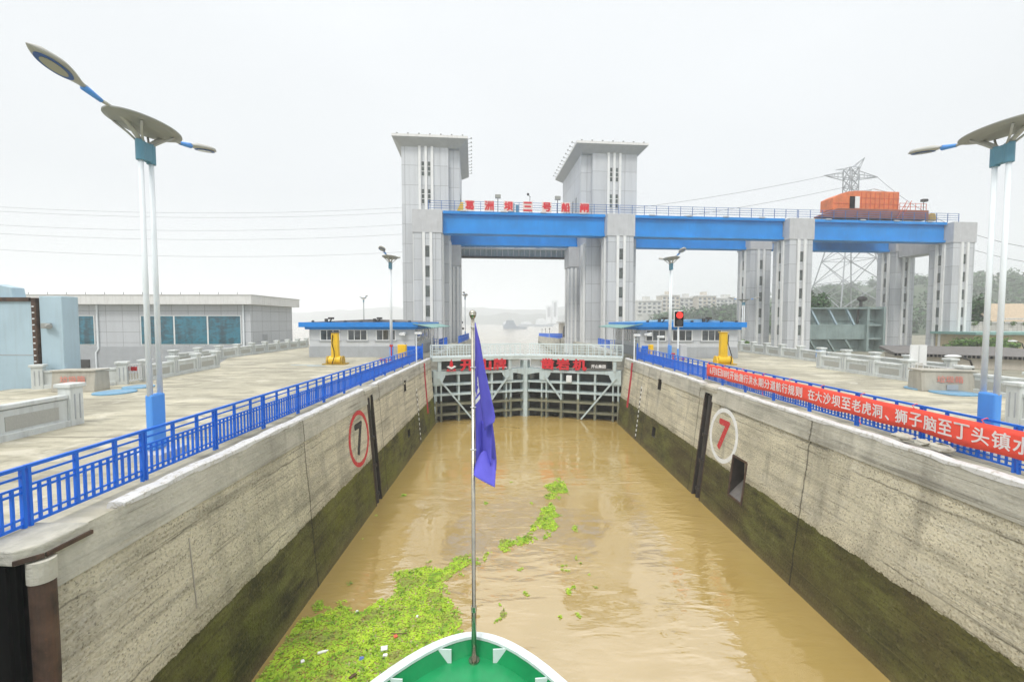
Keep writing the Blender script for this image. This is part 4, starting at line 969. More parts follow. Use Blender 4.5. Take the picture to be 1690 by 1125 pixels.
# rubbish boxes
def bin_(x, y, rz, w_, label):
    X = T(x, y, ZD, rz); root = thing('rubbish_box', (x, y, ZD), label, 'rubbish box', 'concrete rubbish boxes on the quays')
    m = MB(); m.prism([(-.55, 0), (.55, 0), (.5, 1.0), (-.42, 1.12)], -w_ / 2, w_ / 2, X @ Matrix.Rotation(R(90), 4, 'Z'), axis=1); m.build('body', 'bin_conc', root, bevel=.03)
    m = MB(); m.cbox((0, 0, 1.10), (w_ + .1, 1.0, .08), X); m.build('lid', 'bin_conc', root, bevel=.02)
    m = MB(); m.text('垃圾箱', .36, .006, X @ T(0, -.53, .66), .02, True, 1.15); m.build('lettering', 'bin_text', root)
    m = MB(); m.cbox((.1, -.56, .25), (.5, .03, .28), X); m.build('hatch', 'hut_base', root)
bin_(-22.9, 22.9, R(8), 2.0, 'concrete rubbish box with faded red writing on the left quay')
p = atz(1560, 641, ZD); bin_(23.2, 22.6, R(-12), 2.5, 'concrete rubbish box with faded red writing on the right quay')
# white notice board post on the right
p = atz(1513, 628, ZD); root = thing('notice_board', (p.x, p.y, ZD), 'white double notice board on a concrete post in the right parapet', 'notice board')
X = T(p.x, p.y, ZD); m = MB(); m.cbox((-.05, 0, .55), (.5, .3, 1.1), X); m.build('post', 'bin_conc', root, bevel=.02)
for dx in (-.26, .26): m = MB(); m.cbox((dx, -.02, 1.6), (.46, .12, 1.25), X); m.build('board', 'frame_white', root, bevel=.015)
p = atz(1354, 592, ZD); root = thing('plaque', (28.05, 38.6, ZD + .5), 'small blue notice plate fixed on the long right parapet', 'sign')
p = atx(1354, 584, 28.0); m = MB(); m.box(27.98, 28.04, p.y - .55, p.y + .55, p.z - .3, p.z + .3); root.location = (28.0, p.y, p.z); ORG[root.name] = Vector(root.location); m.build('plate', 'sleeve_blue', root)
m = MB()
for dz in (.1, -.06): m.box(27.965, 27.979, p.y - .35, p.y + .35, p.z + dz - .03, p.z + dz + .03)
m.build('writing', 'letter_white', root)
# manhole covers
for (px, py, rx, lab, lift) in ((190, 648, .88, 'larger blue round hatch cover on the left quay', 0), (229, 639, .72, 'blue round hatch cover behind the larger one, left quay', 0), (1573, 649, .92, 'larger blue round hatch cover on the right quay', 0), (1526, 642, .85, 'blue round hatch cover left of the larger one, right quay', 0)):
    p = atz(px, py, ZD); m = MB(); m.tube([(p.x, p.y, ZD - .01), (p.x, p.y, ZD + .07)], rx, 36); o = m.build('hatch_cover', 'manhole', bevel=.02); tag(o, lab, 'hatch cover', 'blue round hatch covers on the quays')
    m = MB(); m.bar((p.x - .9 * rx, p.y, ZD + .075), (p.x + .9 * rx, p.y, ZD + .075), .05, .012); m.build('seam', 'hut_base', o).location = (0, 0, 0)
# ================================================================== YELLOW MOORING POSTS
def davit(left):
    p = atz(554 if left else 1193, 601, ZD); root = thing('hydraulic_post', (p.x, p.y, ZD), 'yellow hydraulic post on the left quay in front of the hut' if left else 'yellow hydraulic post on the right quay in front of the hut', 'hydraulic post', 'yellow hydraulic posts on the quays')
    X = T(p.x, p.y, ZD); m = MB(); m.prism([(-.31, .55), (.31, .55), (.27, 2.72), (-.27, 2.72)], -.22, .22, X, axis=1); m.build('column', 'yellow', root, bevel=.04)
    m = MB(); m.cbox((0, 0, 2.75), (.66, .6, .06), X); m.build('cap', 'dark_steel' if left else 'yellow', root, bevel=.01)
    m = MB(); m.tube([(-.5, 0, .36), (.5, 0, .36)], .36, 18, X); m.build('hinge_drum', 'yellow', root)
    for s in (-1, 1):
        m = MB(); m.prism([(-.38, 0), (.38, 0), (.38, .35), (.2, .72), (-.2, .72), (-.38, .35)], s * .62 - .08, s * .62 + .08, X, axis=0); m.build('bracket', 'yellow_dk' if left else 'yellow', root, bevel=.03)
    m = MB(); m.cbox((0, 0, .04), (1.9, 1.1, .10), X); m.build('base_plate', 'yellow_dk', root)
    sx = -.1 if left else .3
    m = MB(); m.tube([(sx, -.28, 2.55), (sx - .06, -.32, 1.8), (sx + .12, -.36, 1.2), (sx + .2, -.5, .7), (sx + .05, -.62, .1)], .035, 8, X); m.build('hose', 'black', root)
davit(True); davit(False)
# ================================================================== TRAFFIC LIGHT
x, y = 12.95, 32.6; root = thing('traffic_light', (x, y, ZD), 'traffic light showing red on a slim pole by the right hut', 'traffic light')
m = MB(); m.tube([(x, y, 7.9), (x, y, 9.6)], .06, 10); m.build('pole', 'pole_white', root)
m = MB(); m.tube([(x, y, ZD), (x, y, 7.9)], .066, 10); m.build('pole_foot', 'sleeve_blue', root)
m = MB(); m.cbox((x, y, 10.18), (.74, .12, 1.24)); m.build('backboard', 'cctv', root, bevel=.06)
m = MB(); m.cbox((x, y - .12, 10.18), (.64, .2, 1.14)); hd = m.build('housing', 'black', root, bevel=.05)
m = MB(); m.tube([(x, y - .225, 10.46), (x, y - .245, 10.46)], .25, 24); m.build('red_lens', 'red_lamp', hd)
m = MB(); m.tube([(x, y - .225, 9.90), (x, y - .245, 9.90)], .25, 24); m.build('unlit_lens', 'pipe_dark', hd)
m = MB(); m.cbox((x + .42, y + .1, 7.75), (.5, .3, .95)); m.build('control_box', 'cap_conc', root, bevel=.03)
# ================================================================== SMALL QUAY FURNITURE
def cam_pole(px, py, Y, zt, lab):
    p = at(px, py, Y); root = thing('camera_pole', (p.x, Y, ZD), lab, 'camera pole', 'white camera poles near the huts')
    m = MB(); m.tube([(p.x, Y, ZD), (p.x, Y, zt)], .055, 10); m.build('pole', 'pole_white', root)
    m = MB(); m.cbox((p.x + .2, Y - .1, zt + .05), (.6, .22, .2)); m.bar((p.x, Y, zt - .3), (p.x + .35, Y, zt - .3), .05); m.build('camera', 'cctv', root, bevel=.03)
cam_pole(687, 560, 37.6, 8.9, 'white camera pole at the lock side corner of the left hut'); cam_pole(1047, 560, 38.4, 8.7, 'white camera pole left of the right hut, by the gate'); cam_pole(1086, 565, 37.2, 8.6, 'white camera pole in front of the first window of the right hut')
for (x, y, s, lab) in ((-9.15, 33.2, 1, 'red standpipe behind the left railing by the street lamp'), (13.05, 33.8, -1, 'red hydrant rack behind the right railing below the traffic light')):
    root = thing('hydrant', (x, y, ZD), lab, 'hydrant', 'red hydrants on the quays')
    m = MB(); m.tube([(x, y, ZD), (x, y, ZD + (1.75 if s > 0 else 1.05))], .05, 8); m.tube([(x - .8 * s, y, ZD + .7), (x, y, ZD + .7)], .04, 8); m.build('pipe', 'fire_red', root)
    m = MB(); m.cbox((x, y, ZD + (1.8 if s > 0 else 1.1)), (.22, .2, .16)); m.ell((x - .8 * s, y, ZD + .7), (.13, .13, .13), 10, 6); m.tube([(x - .4 * s, y, ZD), (x - .4 * s, y, ZD + .75)], .035, 8); m.build('valve', 'fire_red', root)
for (px, py, Y, c, d, lab) in ((664, 576, 38.6, 'yellow', (.75, .5, 1.45), 'yellow metal cabinet behind the left railing'), (1074, 578, 39.2, 'yellow', (.35, .5, 1.4), 'yellow metal cabinet behind the right railing')):
    p = at(px, py, Y); m = MB(); m.cbox((p.x, Y, ZD + d[2] / 2 + .15), d); o = m.build('switch_cabinet', c, bevel=.03); tag(o, lab, 'cabinet', 'yellow cabinets behind the railings'); m = MB(); m.cbox((p.x, Y - .27, ZD + .95), (d[0] * .8, .02, .9)); q = m.build('door', c, o); q.location = (0, 0, 0)
for (px, py, Y, lab) in ((683, 574, 40.2, 'blue railing box at the gate end of the left quay'), (1066, 574, 40.4, 'blue railing box at the gate end of the right quay')):
    p = at(px, py, Y); root = thing('barrier', (p.x, Y, ZD), lab, 'barrier', 'blue barriers at the gate ends')
    m = MB(); m.cbox((p.x, Y, ZD + .8), (1.7 if px < 800 else .8, .06, 1.15)); m.build('panel', 'rail_blue', root)
    m = MB(); m.bar((p.x - .8, Y, ZD), (p.x - .8, Y, ZD + 1.6), .08); m.bar((p.x + .8, Y, ZD), (p.x + .8, Y, ZD + 1.6), .08) if px < 800 else None; m.build('post', 'rail_blue', root)
# paved strip marks on the deck
m = MB()
p = atz(500, 602, ZD); m.box(p.x - 1.0, p.x + 3.2, p.y - .1, p.y + .1, ZD + .002, ZD + .006)
p = atz(555, 604, ZD); m.box(p.x - 2.4, p.x - .9, p.y - .12, p.y + .1, ZD + .002, ZD + .007)
o = struct(m.build('deck_marking', 'manhole'))
# rubble on the right curb
for k, (y, s) in enumerate(((11.55, .34), (12.1, .25), (12.75, .3))):
    m = MB(); m.ell((11.95, y, ZT + .06), (s * .7, s, s * .35), 9, 5); rr = random.Random(k)
    for v in m.v: v += Vector((rr.uniform(-.05, .05), rr.uniform(-.05, .05), rr.uniform(-.03, .03)))
    tag(m.build('concrete_lump', 'lock_cap'), ('broken concrete lump nearest the camera on the right curb', 'smallest broken concrete lump, the middle one on the right curb', 'broken concrete lump furthest along the right curb')[k], 'rubble', 'broken concrete on the right curb')
# ================================================================== BOAT BOW, FLAGPOLE, FLAG
AXX, TIPY, ZR, ZK = -.66, 7.75, 4.2, 3.9
def hw(t): return min(4.6, 1.5 * max(t, 0) ** .55)
root = thing('boat', (AXX, TIPY - 4, 0), 'bow of the boat carrying the camera, green deck with white bulwark rim', 'boat')
TS = [0, .012, .04, .09, .16, .26, .4, .58, .8, 1.1, 1.5, 2.1, 3, 4.2, 6, 9, 14]
def outline(off, dt=0):
    l = [(AXX - max(0, hw(t) - off), TIPY - dt - t) for t in TS]; r_ = [(AXX + max(0, hw(t) - off), TIPY - dt - t) for t in TS[1:]]
    return l[::-1] + r_
def ringmesh(a, za, b, zb, m):
    n_ = len(a); vs = [(p[0], p[1], za) for p in a] + [(p[0], p[1], zb) for p in b]
    m.add(vs, [(k, k + 1, n_ + k + 1, n_ + k) for k in range(n_ - 1)])
m = MB(); A_, B_ = outline(0), outline(.115, .115)
ringmesh(A_, ZR, B_, ZR, m); ringmesh(A_, ZR, A_, ZR - .05, m); ringmesh(B_, ZR, B_, ZR - .05, m); m.build('rim', 'bow_white', root)
m = MB(); D_ = outline(.15, .19); ringmesh(outline(.10, .10), ZR - .045, D_, ZK, m); m.build('bulwark_inner', 'bow_green', root, smooth=True)
m = MB(); n_ = len(D_); m.add([(p[0], p[1], ZK) for p in D_], [tuple(range(n_))]); m.build('deck', 'bow_green', root)
m = MB(); m.prism([(AXX - .025, ZK), (AXX + .025, ZK), (AXX + .025, ZK + .012), (AXX - .025, ZK + .012)], -6, 6.9, axis=1)
for dx in (-.62, .62): m.box(AXX + dx - .012, AXX + dx + .012, -6, 7.0 - .0, ZK + .001, ZK + .008)
m.build('deck_seam', 'bow_green', root)
m = MB(); ringmesh(A_, ZR - .02, [(AXX + (p[0] - AXX) * .78, p[1] - .9 * math.exp(-(TIPY - p[1]))) for p in A_], -1.2, m); m.build('hull', 'bow_white', root)
for s in (-1, 1):
    for t in (.32, .95, 1.75):
        e = AXX + s * (hw(t) - .09); y = TIPY - t - .02; i = e - s * (.34 if t < .5 else .28)
        m = MB(); m.add([(e, y, ZR - .05), (e, y, ZK), (i, y - .02, ZK), (i, y - .02, ZR - .05)] + [(e, y - .02, ZR - .05), (e, y - .02, ZK), (i, y - .04, ZK), (i, y - .04, ZR - .05)], [(0, 1, 2, 3), (7, 6, 5, 4), (2, 6, 7, 3), (0, 3, 7, 4)]); m.build('bracket', 'bow_white', root)
px_, py_ = -.63, 7.42
root = thing('flagpole', (px_, py_, ZK), 'slim steel flagpole standing on the green bow', 'flagpole')
m = MB(); m.tube([(px_, py_, ZK), (px_, py_, ZK + .95), (px_, py_, ZK + .96), (px_, py_, 10.05)], [.048, .044, .036, .032], 14); m.build('pole', 'steel', root, smooth=True)
m = MB(); m.tube([(px_, py_, ZK), (px_, py_, ZK + .03)], .10, 18); m.tube([(px_, py_, ZK + .92), (px_, py_, ZK + 1.02)], .052, 14); m.build('base_flange', 'steel', root)
m = MB(); m.tube([(px_, py_, 10.04), (px_, py_, 10.10), (px_, py_, 10.13)], [.032, .062, .066], 14); m.ell((px_, py_, 10.14), (.066, .066, .055), 14, 6); m.build('finial', 'steel', root, smooth=True)
# flag hanging in folds: a back fall, a front lobe turned to the light and a curled lower corner
def pw(pts, z):
    for (a, wa), (b, wb) in zip(pts, pts[1:]):
        if b <= z <= a: t = (a - z) / (a - b); t = t * t * (3 - 2 * t) * .4 + t * .6; return wa + (wb - wa) * t
    return pts[0][1] if z > pts[0][0] else pts[-1][1]
XA = [(9.98, .012), (9.5, .10), (9.0, .17), (8.5, .23), (8.1, .29), (7.7, .335), (7.4, .36), (7.2, .35)]
XBL = [(9.98, .004), (9.4, .03), (9.0, .06), (8.6, .10), (8.1, .17)]
XBR = [(9.98, .014), (9.75, .06), (9.5, .11), (9.25, .17), (9.0, .235), (8.75, .29), (8.52, .345), (8.40, .365), (8.25, .33), (8.1, .26)]
def fA(s, q):
    z = 9.98 - q * (2.55 + .20 * s ** .7); w_ = pw(XA, z)
    return (w_ * s, .02 + .42 * s * min(1, q * 2.5) + .030 * math.sin(s * 8 + q * 3) * q + .012 * math.sin(s * 17 - q * 5) * q, z)
def fB(s, q):
    z = 9.96 - q * (1.86 - .22 * s); l, r_ = pw(XBL, z), pw(XBR, z)
    return (l + (r_ - l) * s, -.02 - .36 * s * q ** .8 - .04 * math.sin(s * 3.1) * q + .014 * math.sin(s * 9 + q * 4) * q, z)
def fC(s, q):
    zt = 7.50 + .20 * math.sin(math.pi * min(1, s * 1.15)) + .05 * s; zb = 7.43 - .21 * s ** .8; z = zt + (zb - zt) * q; w_ = pw(XA, z)
    return (w_ * s * 1.01, -.03 - .34 * q + .10 * s * (1 - q), z)
def fD(s, q):   # short inner fold between lobe and corner
    z = 8.22 - .62 * q; w_ = .10 + .20 * s
    return (w_ * (1 - .15 * q) + .03 * q, -.01 + .16 * (1 - s) - .10 * q * s, z - .10 * s * q)
def sheet(fn, N1, N2, m, dy=0, s0=0, s1=1, q0=0, q1=1, sl=0):
    vs = []
    for i in range(N1 + 1):
        for j in range(N2 + 1):
            s = s0 + (s1 - s0) * j / N2; q = q0 + (q1 - q0) * i / N1 + sl * (s - s0); p = fn(s, q); vs.append((px_ + .036 + p[0], py_ + p[1] + dy, p[2]))
    m.add(vs, [(i * (N2 + 1) + j, i * (N2 + 1) + j + 1, (i + 1) * (N2 + 1) + j + 1, (i + 1) * (N2 + 1) + j) for i in range(N1) for j in range(N2)]); return m
m = MB(); sheet(fA, 50, 18, m); sheet(fB, 40, 14, m); sheet(fC, 12, 14, m); sheet(fD, 14, 8, m)
fl = m.build('flag', 'flag_cloth', smooth=True); tag(fl, 'purple blue flag hanging limp in folds from the bow flagpole', 'flag')
sm = fl.modifiers.new('thickness', 'SOLIDIFY'); sm.thickness = .004
m = MB()
for q0, q1, s1, sl in ((.345, .385, .28, .12), (.415, .455, .33, -.14), (.475, .51, .36, -.14), (.53, .56, .38, -.14)): sheet(fA, 5, 6, m, -.009, .02, s1, q0, q1, sl)
sheet(fA, 8, 3, m, -.009, .26, .36, .36, .46, 0)
o = m.build('emblem', 'letter_white', fl); o.location = (0, 0, 0)
for k, z in enumerate((9.9, 9.2, 8.5, 7.75)):
    m = MB(); m.tube([(px_ - .045, py_, z), (px_, py_ - .05, z + .01), (px_ + .05, py_ - .01, z), (px_, py_ + .05, z - .01), (px_ - .045, py_, z)], .007, 6); o = m.build('lashing', 'letter_white', fl); o.location = (0, 0, 0)
# ================================================================== FLOATING WEED AND LITTER
def poly_w(pts): return [atz(x, y, 0).to_2d() for x, y in pts]
def inside(p, poly):
    c = False; n_ = len(poly); j = n_ - 1
    for i in range(n_):
        a, b = poly[i], poly[j]
        if (a.y > p.y) != (b.y > p.y) and p.x < (b.x - a.x) * (p.y - a.y) / (b.y - a.y) + a.x: c = not c
        j = i
    return c
MAIN = poly_w([(380, 1200), (445, 1085), (475, 1035), (500, 1022), (560, 1003), (605, 1010), (640, 990), (662, 965), (650, 948), (690, 936), (735, 934), (775, 918), (790, 917), (775, 930), (742, 948), (728, 975), (740, 1000), (762, 1025), (770, 1060), (700, 1200)])
blobs = [(900, 863, .55, .5), (906, 845, .5, .45), (930, 806, .9, .5), (912, 803, .45, .6), (938, 777, .85, .7), (925, 752, .35, .6), (922, 738, .3, .4), (872, 890, .35, .25), (835, 905, .3, .2), (948, 822, .25, .5), (975, 842, .2, .2), (1020, 958, .35, .3), (1008, 912, .2, .3), (950, 872, .2, .2), (880, 872, .2, .2), (580, 960, .2, .15), (530, 1000, .3, .15)]
BL = [(atz(x, y, 0), rx, ry) for x, y, rx, ry in blobs]
PATH = [atz(x, y, 0) for x, y in ((745, 942), (790, 918), (835, 904), (872, 890), (895, 868), (903, 848), (916, 818), (930, 795), (938, 776), (927, 755), (922, 738), (919, 722))]
rb = random.Random(21)
for k in range(52):
    i = rb.randrange(len(PATH) - 1); t = rb.random(); c = PATH[i].lerp(PATH[i + 1], t) + Vector((rb.gauss(0, .28), rb.gauss(0, .3), 0)); r_ = rb.uniform(.05, .24) * (1.4 if 5 <= i <= 8 else .8); BL.append((c, r_, r_ * rb.uniform(.6, 1.1)))
for k in range(40):
    c = atz(rb.uniform(930, 1040), rb.uniform(900, 985), 0) if k < 20 else atz(rb.uniform(560, 1050), rb.uniform(790, 1040), 0); r_ = rb.uniform(.04, .13); BL.append((c, r_, r_))
JIT = [Vector((.42 * math.cos(k * .9), .42 * math.sin(k * .9))) * (1 if k % 2 else .5) for k in range(7)] + [Vector((0, 0))]
def dens(x, y):
    n_ = noise.noise(Vector((x * 1.3, y * 1.3, 0))) * .5 + noise.noise(Vector((x * 4, y * 4, 5))) * .4
    p = Vector((x + .35 * noise.noise(Vector((x * 1.6, y * 1.6, 9))), y + .4 * noise.noise(Vector((x * 1.6, y * 1.6, 3)))))
    f = sum(inside(p + j, MAIN) for j in JIT) / len(JIT)
    best = f * 1.25 - .12 + n_ * .75 if f else 0
    for c, rx, ry in BL:
        if abs(p.x - c.x) > rx or abs(p.y - c.y) > ry * 1.6: continue
        d = ((p.x - c.x) / rx) ** 2 + ((p.y - c.y) / (ry * 1.6)) ** 2
        if d < 1: best = max(best, (.85 - .6 * d) + n_ * .7)
    return best
rr = random.Random(5); m = MB(); g = .055
y = 10.2
while y < 27:
    x = -7.0
    while x < 3.5:
        d = dens(x, y)
        if d > .30 and rr.random() < .35 + d:
            cx_, cy_ = x + rr.uniform(-.03, .03), y + rr.uniform(-.03, .03); r_ = g * rr.uniform(.4, 1.0); a0 = rr.uniform(0, 6.28); z = .012 + rr.uniform(0, .012)
            m.add([(cx_ + r_ * math.cos(a0 + k * 1.257) * rr.uniform(.7, 1.2), cy_ + r_ * math.sin(a0 + k * 1.257) * rr.uniform(.7, 1.2), z) for k in range(5)], [(0, 1, 2, 3, 4)])
            if rr.random() < .10 and d > .5:   # upright leaves of water plants
                for k in range(3):
                    a = rr.uniform(0, 6.28); h = rr.uniform(.03, .085); w_ = rr.uniform(.015, .035); bx_, by_ = cx_ + rr.uniform(-.05, .05), cy_ + rr.uniform(-.05, .05)
                    m.add([(bx_ - w_ * math.sin(a), by_ + w_ * math.cos(a), z + h * .3), (bx_, by_, z), (bx_ + w_ * math.sin(a), by_ - w_ * math.cos(a), z + h * .3), (bx_ + h * math.cos(a), by_ + h * math.sin(a), z + h)], [(0, 1, 2, 3)])
        x += g
    y += g
tag(m.build('duckweed', 'weed'), 'bright green floating weed drifting on the muddy water', 'duckweed', kind='stuff')
lit = [(533, 1075, 'plastic_white', (.30, .07, .06), .4, 'long pale bottle lying left in the green weed', 'bottle'), (499, 1091, 'plastic_white', (.13, .09, .05), 2.2, 'small cream foam piece left of the long bottle', 'foam'), (634, 1070, 'plastic_white', (.20, .17, .07), .3, 'square white foam block among the weed near the bow', 'foam'),
       (636, 1081, 'plastic_white', (.13, .08, .05), .2, 'smaller white foam scrap just below the square block', 'foam'), (653, 1050, 'plastic_red', (.10, .11, .06), .5, 'red plastic scrap in the weed near the bow', 'plastic'), (597, 1086, 'plastic_blue', (.14, .07, .05), .1, 'blue plastic scrap in the weed', 'plastic'),
       (582, 1115, 'driftwood', (.19, .09, .06), .9, 'dark brown lump of driftwood at the weed edge', 'driftwood'), (658, 1045, 'driftwood', (.52, .025, .03), .0, 'long thin brown stick across the weed', 'stick'), (590, 1008, 'plastic_white', (.07, .06, .05), 0, 'tiny white scrap at the far weed edge', 'foam'), (688, 1017, 'plastic_white', (.07, .07, .05), 0, 'tiny white scrap at the dark patch in the weed', 'foam'), (616, 1125, 'plastic_white', (.12, .08, .05), 1, 'white scrap beside the boat rim', 'foam')]
for (px, py, mt, d, rz, lab, cat) in lit:
    p = atz(px, py, .03); m = MB(); X = T(p.x, p.y, .035, rz)
    if cat in ('bottle', 'stick'):
        L = d[0] / 2; m.tube([(-L, 0, 0), (-L * .96, 0, 0), (L * .5, 0, 0), (L * .75, .0, 0), (L, 0, 0)], [d[1] * .4, d[1] * .55, d[1] * .55, d[1] * .3, d[1] * .25] if cat == 'bottle' else [.01, .014, .016, .013, .008], 10, X)
    else:
        m.cbox((0, 0, 0), d, X); rq = random.Random(px)
        for v in m.v: v += Vector((rq.uniform(-.02, .02), rq.uniform(-.02, .02), rq.uniform(-.01, .01)))
    tag(m.build({'bottle': 'plastic_bottle', 'foam': 'foam_scrap', 'plastic': 'plastic_scrap', 'driftwood': 'driftwood', 'stick': 'stick'}[cat], mt, bevel=.01 if cat == 'foam' else 0), lab, cat, 'litter floating in the weed')
# ================================================================== BEYOND THE GATE
def guide_wall(side):
    left = side < 0
    root = thing('guide_wall', (-8 if left else 11, 60, RIV), 'concrete approach wall beyond the gate on the left, beneath the tower' if left else 'long concrete approach wall running out into the river beyond the gate on the right', 'wall', 'approach walls beyond the gate')
    m = MB()
    if left: m.prism([(-7.4, 45.4), (-7.4, 84), (-9.25, 84), (-9.25, 45.4)], 0, 6.55)
    else:
        m.prism([(11.2, 45.4), (13.0, 45.4), (13.0, 92), (11.2, 92)], 0, 6.45)
        m.add([(10.9, 92.02, 0), (10.9, 160, 0), (14.5, 160, 0), (14.5, 92.02, 0), (10.9, 92.02, 6.2), (10.9, 160, 4.5), (14.5, 160, 4.5), (14.5, 92.02, 6.2)], [(0, 3, 2, 1), (4, 5, 6, 7), (0, 1, 5, 4), (1, 2, 6, 5), (2, 3, 7, 6), (3, 0, 4, 7)])
    m.build('wall_face', 'lock_cap', root)
    m = MB(); x = -7.55 if left else 11.35; m.box(x - .15, x + .2, 45.5, 60, 6.452 if not left else 6.552, 6.7); m.build('curb', 'curb_white', root)
    return root
guide_wall(-1); guide_wall(1)
def far_rail(pts, lab, h=1.15):
    root = thing('guard_railing', pts[0], lab, 'railing', 'blue railings beyond the gate'); m = MB()
    for a, b in zip(pts, pts[1:]):
        a, b = Vector(a), Vector(b); n_ = max(2, int((b - a).length / .3)); U_ = Vector((0, 0, 1))
        for z in (.15, .8, h): m.bar(a + U_ * z, b + U_ * z, .06)
        for k in range(n_ + 1): p = a.lerp(b, k / n_); m.bar(p, p + U_ * h, .07 if k % 5 == 0 else .045)
    m.build('rails_and_bars', 'rail_blue', root)
far_rail([(-9.0, 62, 6.55), (-9.0, 55, 6.55), (-11.2, 55, 6.55)], 'blue railing at the foot of the left tower beyond the gate')
far_rail([(-7.8, 66, 6.55), (-7.8, 83, 6.55)], 'blue railing along the left approach wall beyond the gate')
far_rail([(13.0, 62, 6.4), (13.0, 55, 6.4), (15.8, 55, 6.4)], 'blue railing at the foot of the right tower beyond the gate')
far_rail([(11.5, 92, 6.2), (11.2, 118, 5.5)], 'blue railing on the near stretch of the right approach wall')
far_rail([(11.2, 120, 5.4), (11.1, 158, 4.5)], 'pale distant blue railing at the end of the right approach wall')
for k, y in enumerate((122, 136, 150)):
    z = 6.2 - 1.7 * (y - 92) / 68; m = MB(); m.tube([(11.6, y, z), (11.6, y, z + 2.3)], .07, 6); m.ell((11.6, y, z + 2.4), (.2, .2, .2), 8, 5)
    tag(m.build('marker_post', 'dark_steel'), ('nearest slim marker post on the right approach wall', 'middle slim marker post on the right approach wall', 'farthest slim marker post on the right approach wall')[k], 'post', 'marker posts on the right approach wall')
root = thing('gatehouse', (13.6, 94, 6.2), 'small pale gatehouse with teal door on the right approach wall', 'hut')
m = MB(); m.box(11.5, 15.4, 93.5, 99, 5.9, 9.6); m.build('wall', 'apartment_warm', root)
m = MB(); m.box(11.0, 15.8, 92.9, 99.5, 9.602, 9.95); m.build('roof', 'roof_white', root, bevel=.03)
m = MB(); m.box(14.0, 15.35, 93.42, 93.498, 6.2, 8.6); m.build('door', 'teal_glass', root)
m = MB(); m.box(11.9, 12.3, 93.44, 93.497, 6.6, 8.8); m.build('window', 'dark_glass', root)
for (x, y, lab) in ((-8.5, 76, 'cluster of dark signal gear on the left approach wall beyond the flagpole'), (12.9, 88, 'dark signal gear on the right approach wall by the gatehouse')):
    root = thing('signal_mast', (x, y, 6.5), lab, 'signal mast', 'signal masts beyond the gate')
    m = MB(); m.tube([(x, y, 6.4), (x, y, 9.9)], .09, 8); m.build('mast', 'cctv', root)
    m = MB()
    for dx, z, s in ((.1, 9.8, .5), (-.2, 9.2, .42), (.25, 8.7, .5), (0, 7.8, .4)): m.cbox((x + dx, y - .1, z), (s, .3, s * .7))
    m.build('signal_head', 'dark_steel', root, bevel=.04)
# ================================================================== RIVER CRAFT AND FAR SHORE
root = thing('barge', (4, 430, RIV), 'grey cargo vessel on the hazy river, seen through the gate', 'ship')
m = MB(); p = at(850, 541, 430); c = p.x; q = .61
m.prism([(-11.5, RIV - .5), (10.5, RIV - .5), (13.0, RIV + 1.8), (6, RIV + 2.6), (-12, RIV + 3.2)], 424, 436, T(c, 0, 0), axis=1); m.build('hull', 'ship_grey', root)
m = MB(); m.prism([(-11, RIV + 3.2), (1.5, RIV + 2.8), (-.5, RIV + 6.0), (-1.5, RIV + 8.6), (-8.5, RIV + 8.6), (-9.5, RIV + 5.5)], 425.5, 434.5, T(c, 0, 0), axis=1); m.build('superstructure', 'ship_grey', root)
m = MB(); m.cbox((c - 4.5, 430, RIV + 9.6), (5.5, 6, .4)); m.tube([(c - 5, 430, RIV + 8.6), (c - 5, 430, RIV + 11.5)], .2, 6); m.cbox((c - 5, 427, RIV + 7.4), (6, .5, 1.0)); m.build('wheelhouse', 'ship_light', root)
for (px, py, Y, Lh, lab) in ((838, 536, 800, 22, 'faint distant boat left of the nearer cargo vessel'), (873, 537, 700, 34, 'long faint moored boat right of the cargo vessel'), (897, 538, 640, 30, 'hazy bulky moored ship near the right far bank'), (655, 513, 800, 40, 'pale boat on the misty water left of the towers')):
    p = at(px, py, Y); X = T(p.x, Y, RIV); root = thing('distant_boat', (p.x, Y, RIV), lab, 'boat', 'boats far out in the haze')
    m = MB(); m.prism([(-Lh * .5, -.4), (Lh * .45, -.4), (Lh * .52, 2.6), (-Lh * .52, 2.8)], -5, 5, X, axis=1); m.build('hull', 'ship_grey', root)
    h = 10 if px == 897 else 5
    m = MB(); m.prism([(-Lh * .4, 2.7), (Lh * .2, 2.7), (Lh * .1, 2.7 + h * .6), (-Lh * .02, 2.7 + h), (-Lh * .36, 2.7 + h * .8)], -4, 4, X, axis=1); m.build('superstructure', 'ship_light', root)
def ridge(name, y, x0, x1, hs, seed, depth, zb=2.0):
    m = MB(); N = 90; vs = []
    for k in range(N + 1):
        t = k / N; x = x0 + (x1 - x0) * t
        h = 0; i = t * (len(hs) - 1); a = int(min(i, len(hs) - 2)); h = hs[a] + (hs[a + 1] - hs[a]) * (i - a)
        h *= 1 + .22 * noise.noise(Vector((t * 14, seed, 0))) + .10 * noise.noise(Vector((t * 50, seed, 3)))
        for j, (dy, f) in enumerate(((0, .02), (.12, .35), (.4, .8), (.7, 1.0), (1, .9))): vs.append((x, y + dy * depth, zb + h * f * (1 + .05 * noise.noise(Vector((t * 40, j, seed))))))
    m.add(vs, [(k * 5 + j, (k + 1) * 5 + j, (k + 1) * 5 + j + 1, k * 5 + j + 1) for k in range(N) for j in range(4)]); return struct(m.build(name, 'far_land', smooth=True))
ridge('far_hills', 1350, -1500, 420, [30, 36, 30, 40, 44, 56, 62, 50, 54, 40], 2, 250)
ridge('far_bank', 1020, -300, 330, [10, 14, 24, 30, 22, 34, 20], 7, 160)
root = thing('tower_block', (100, 1000, 8), 'pale high rise tower standing hazy above the far bank', 'building')
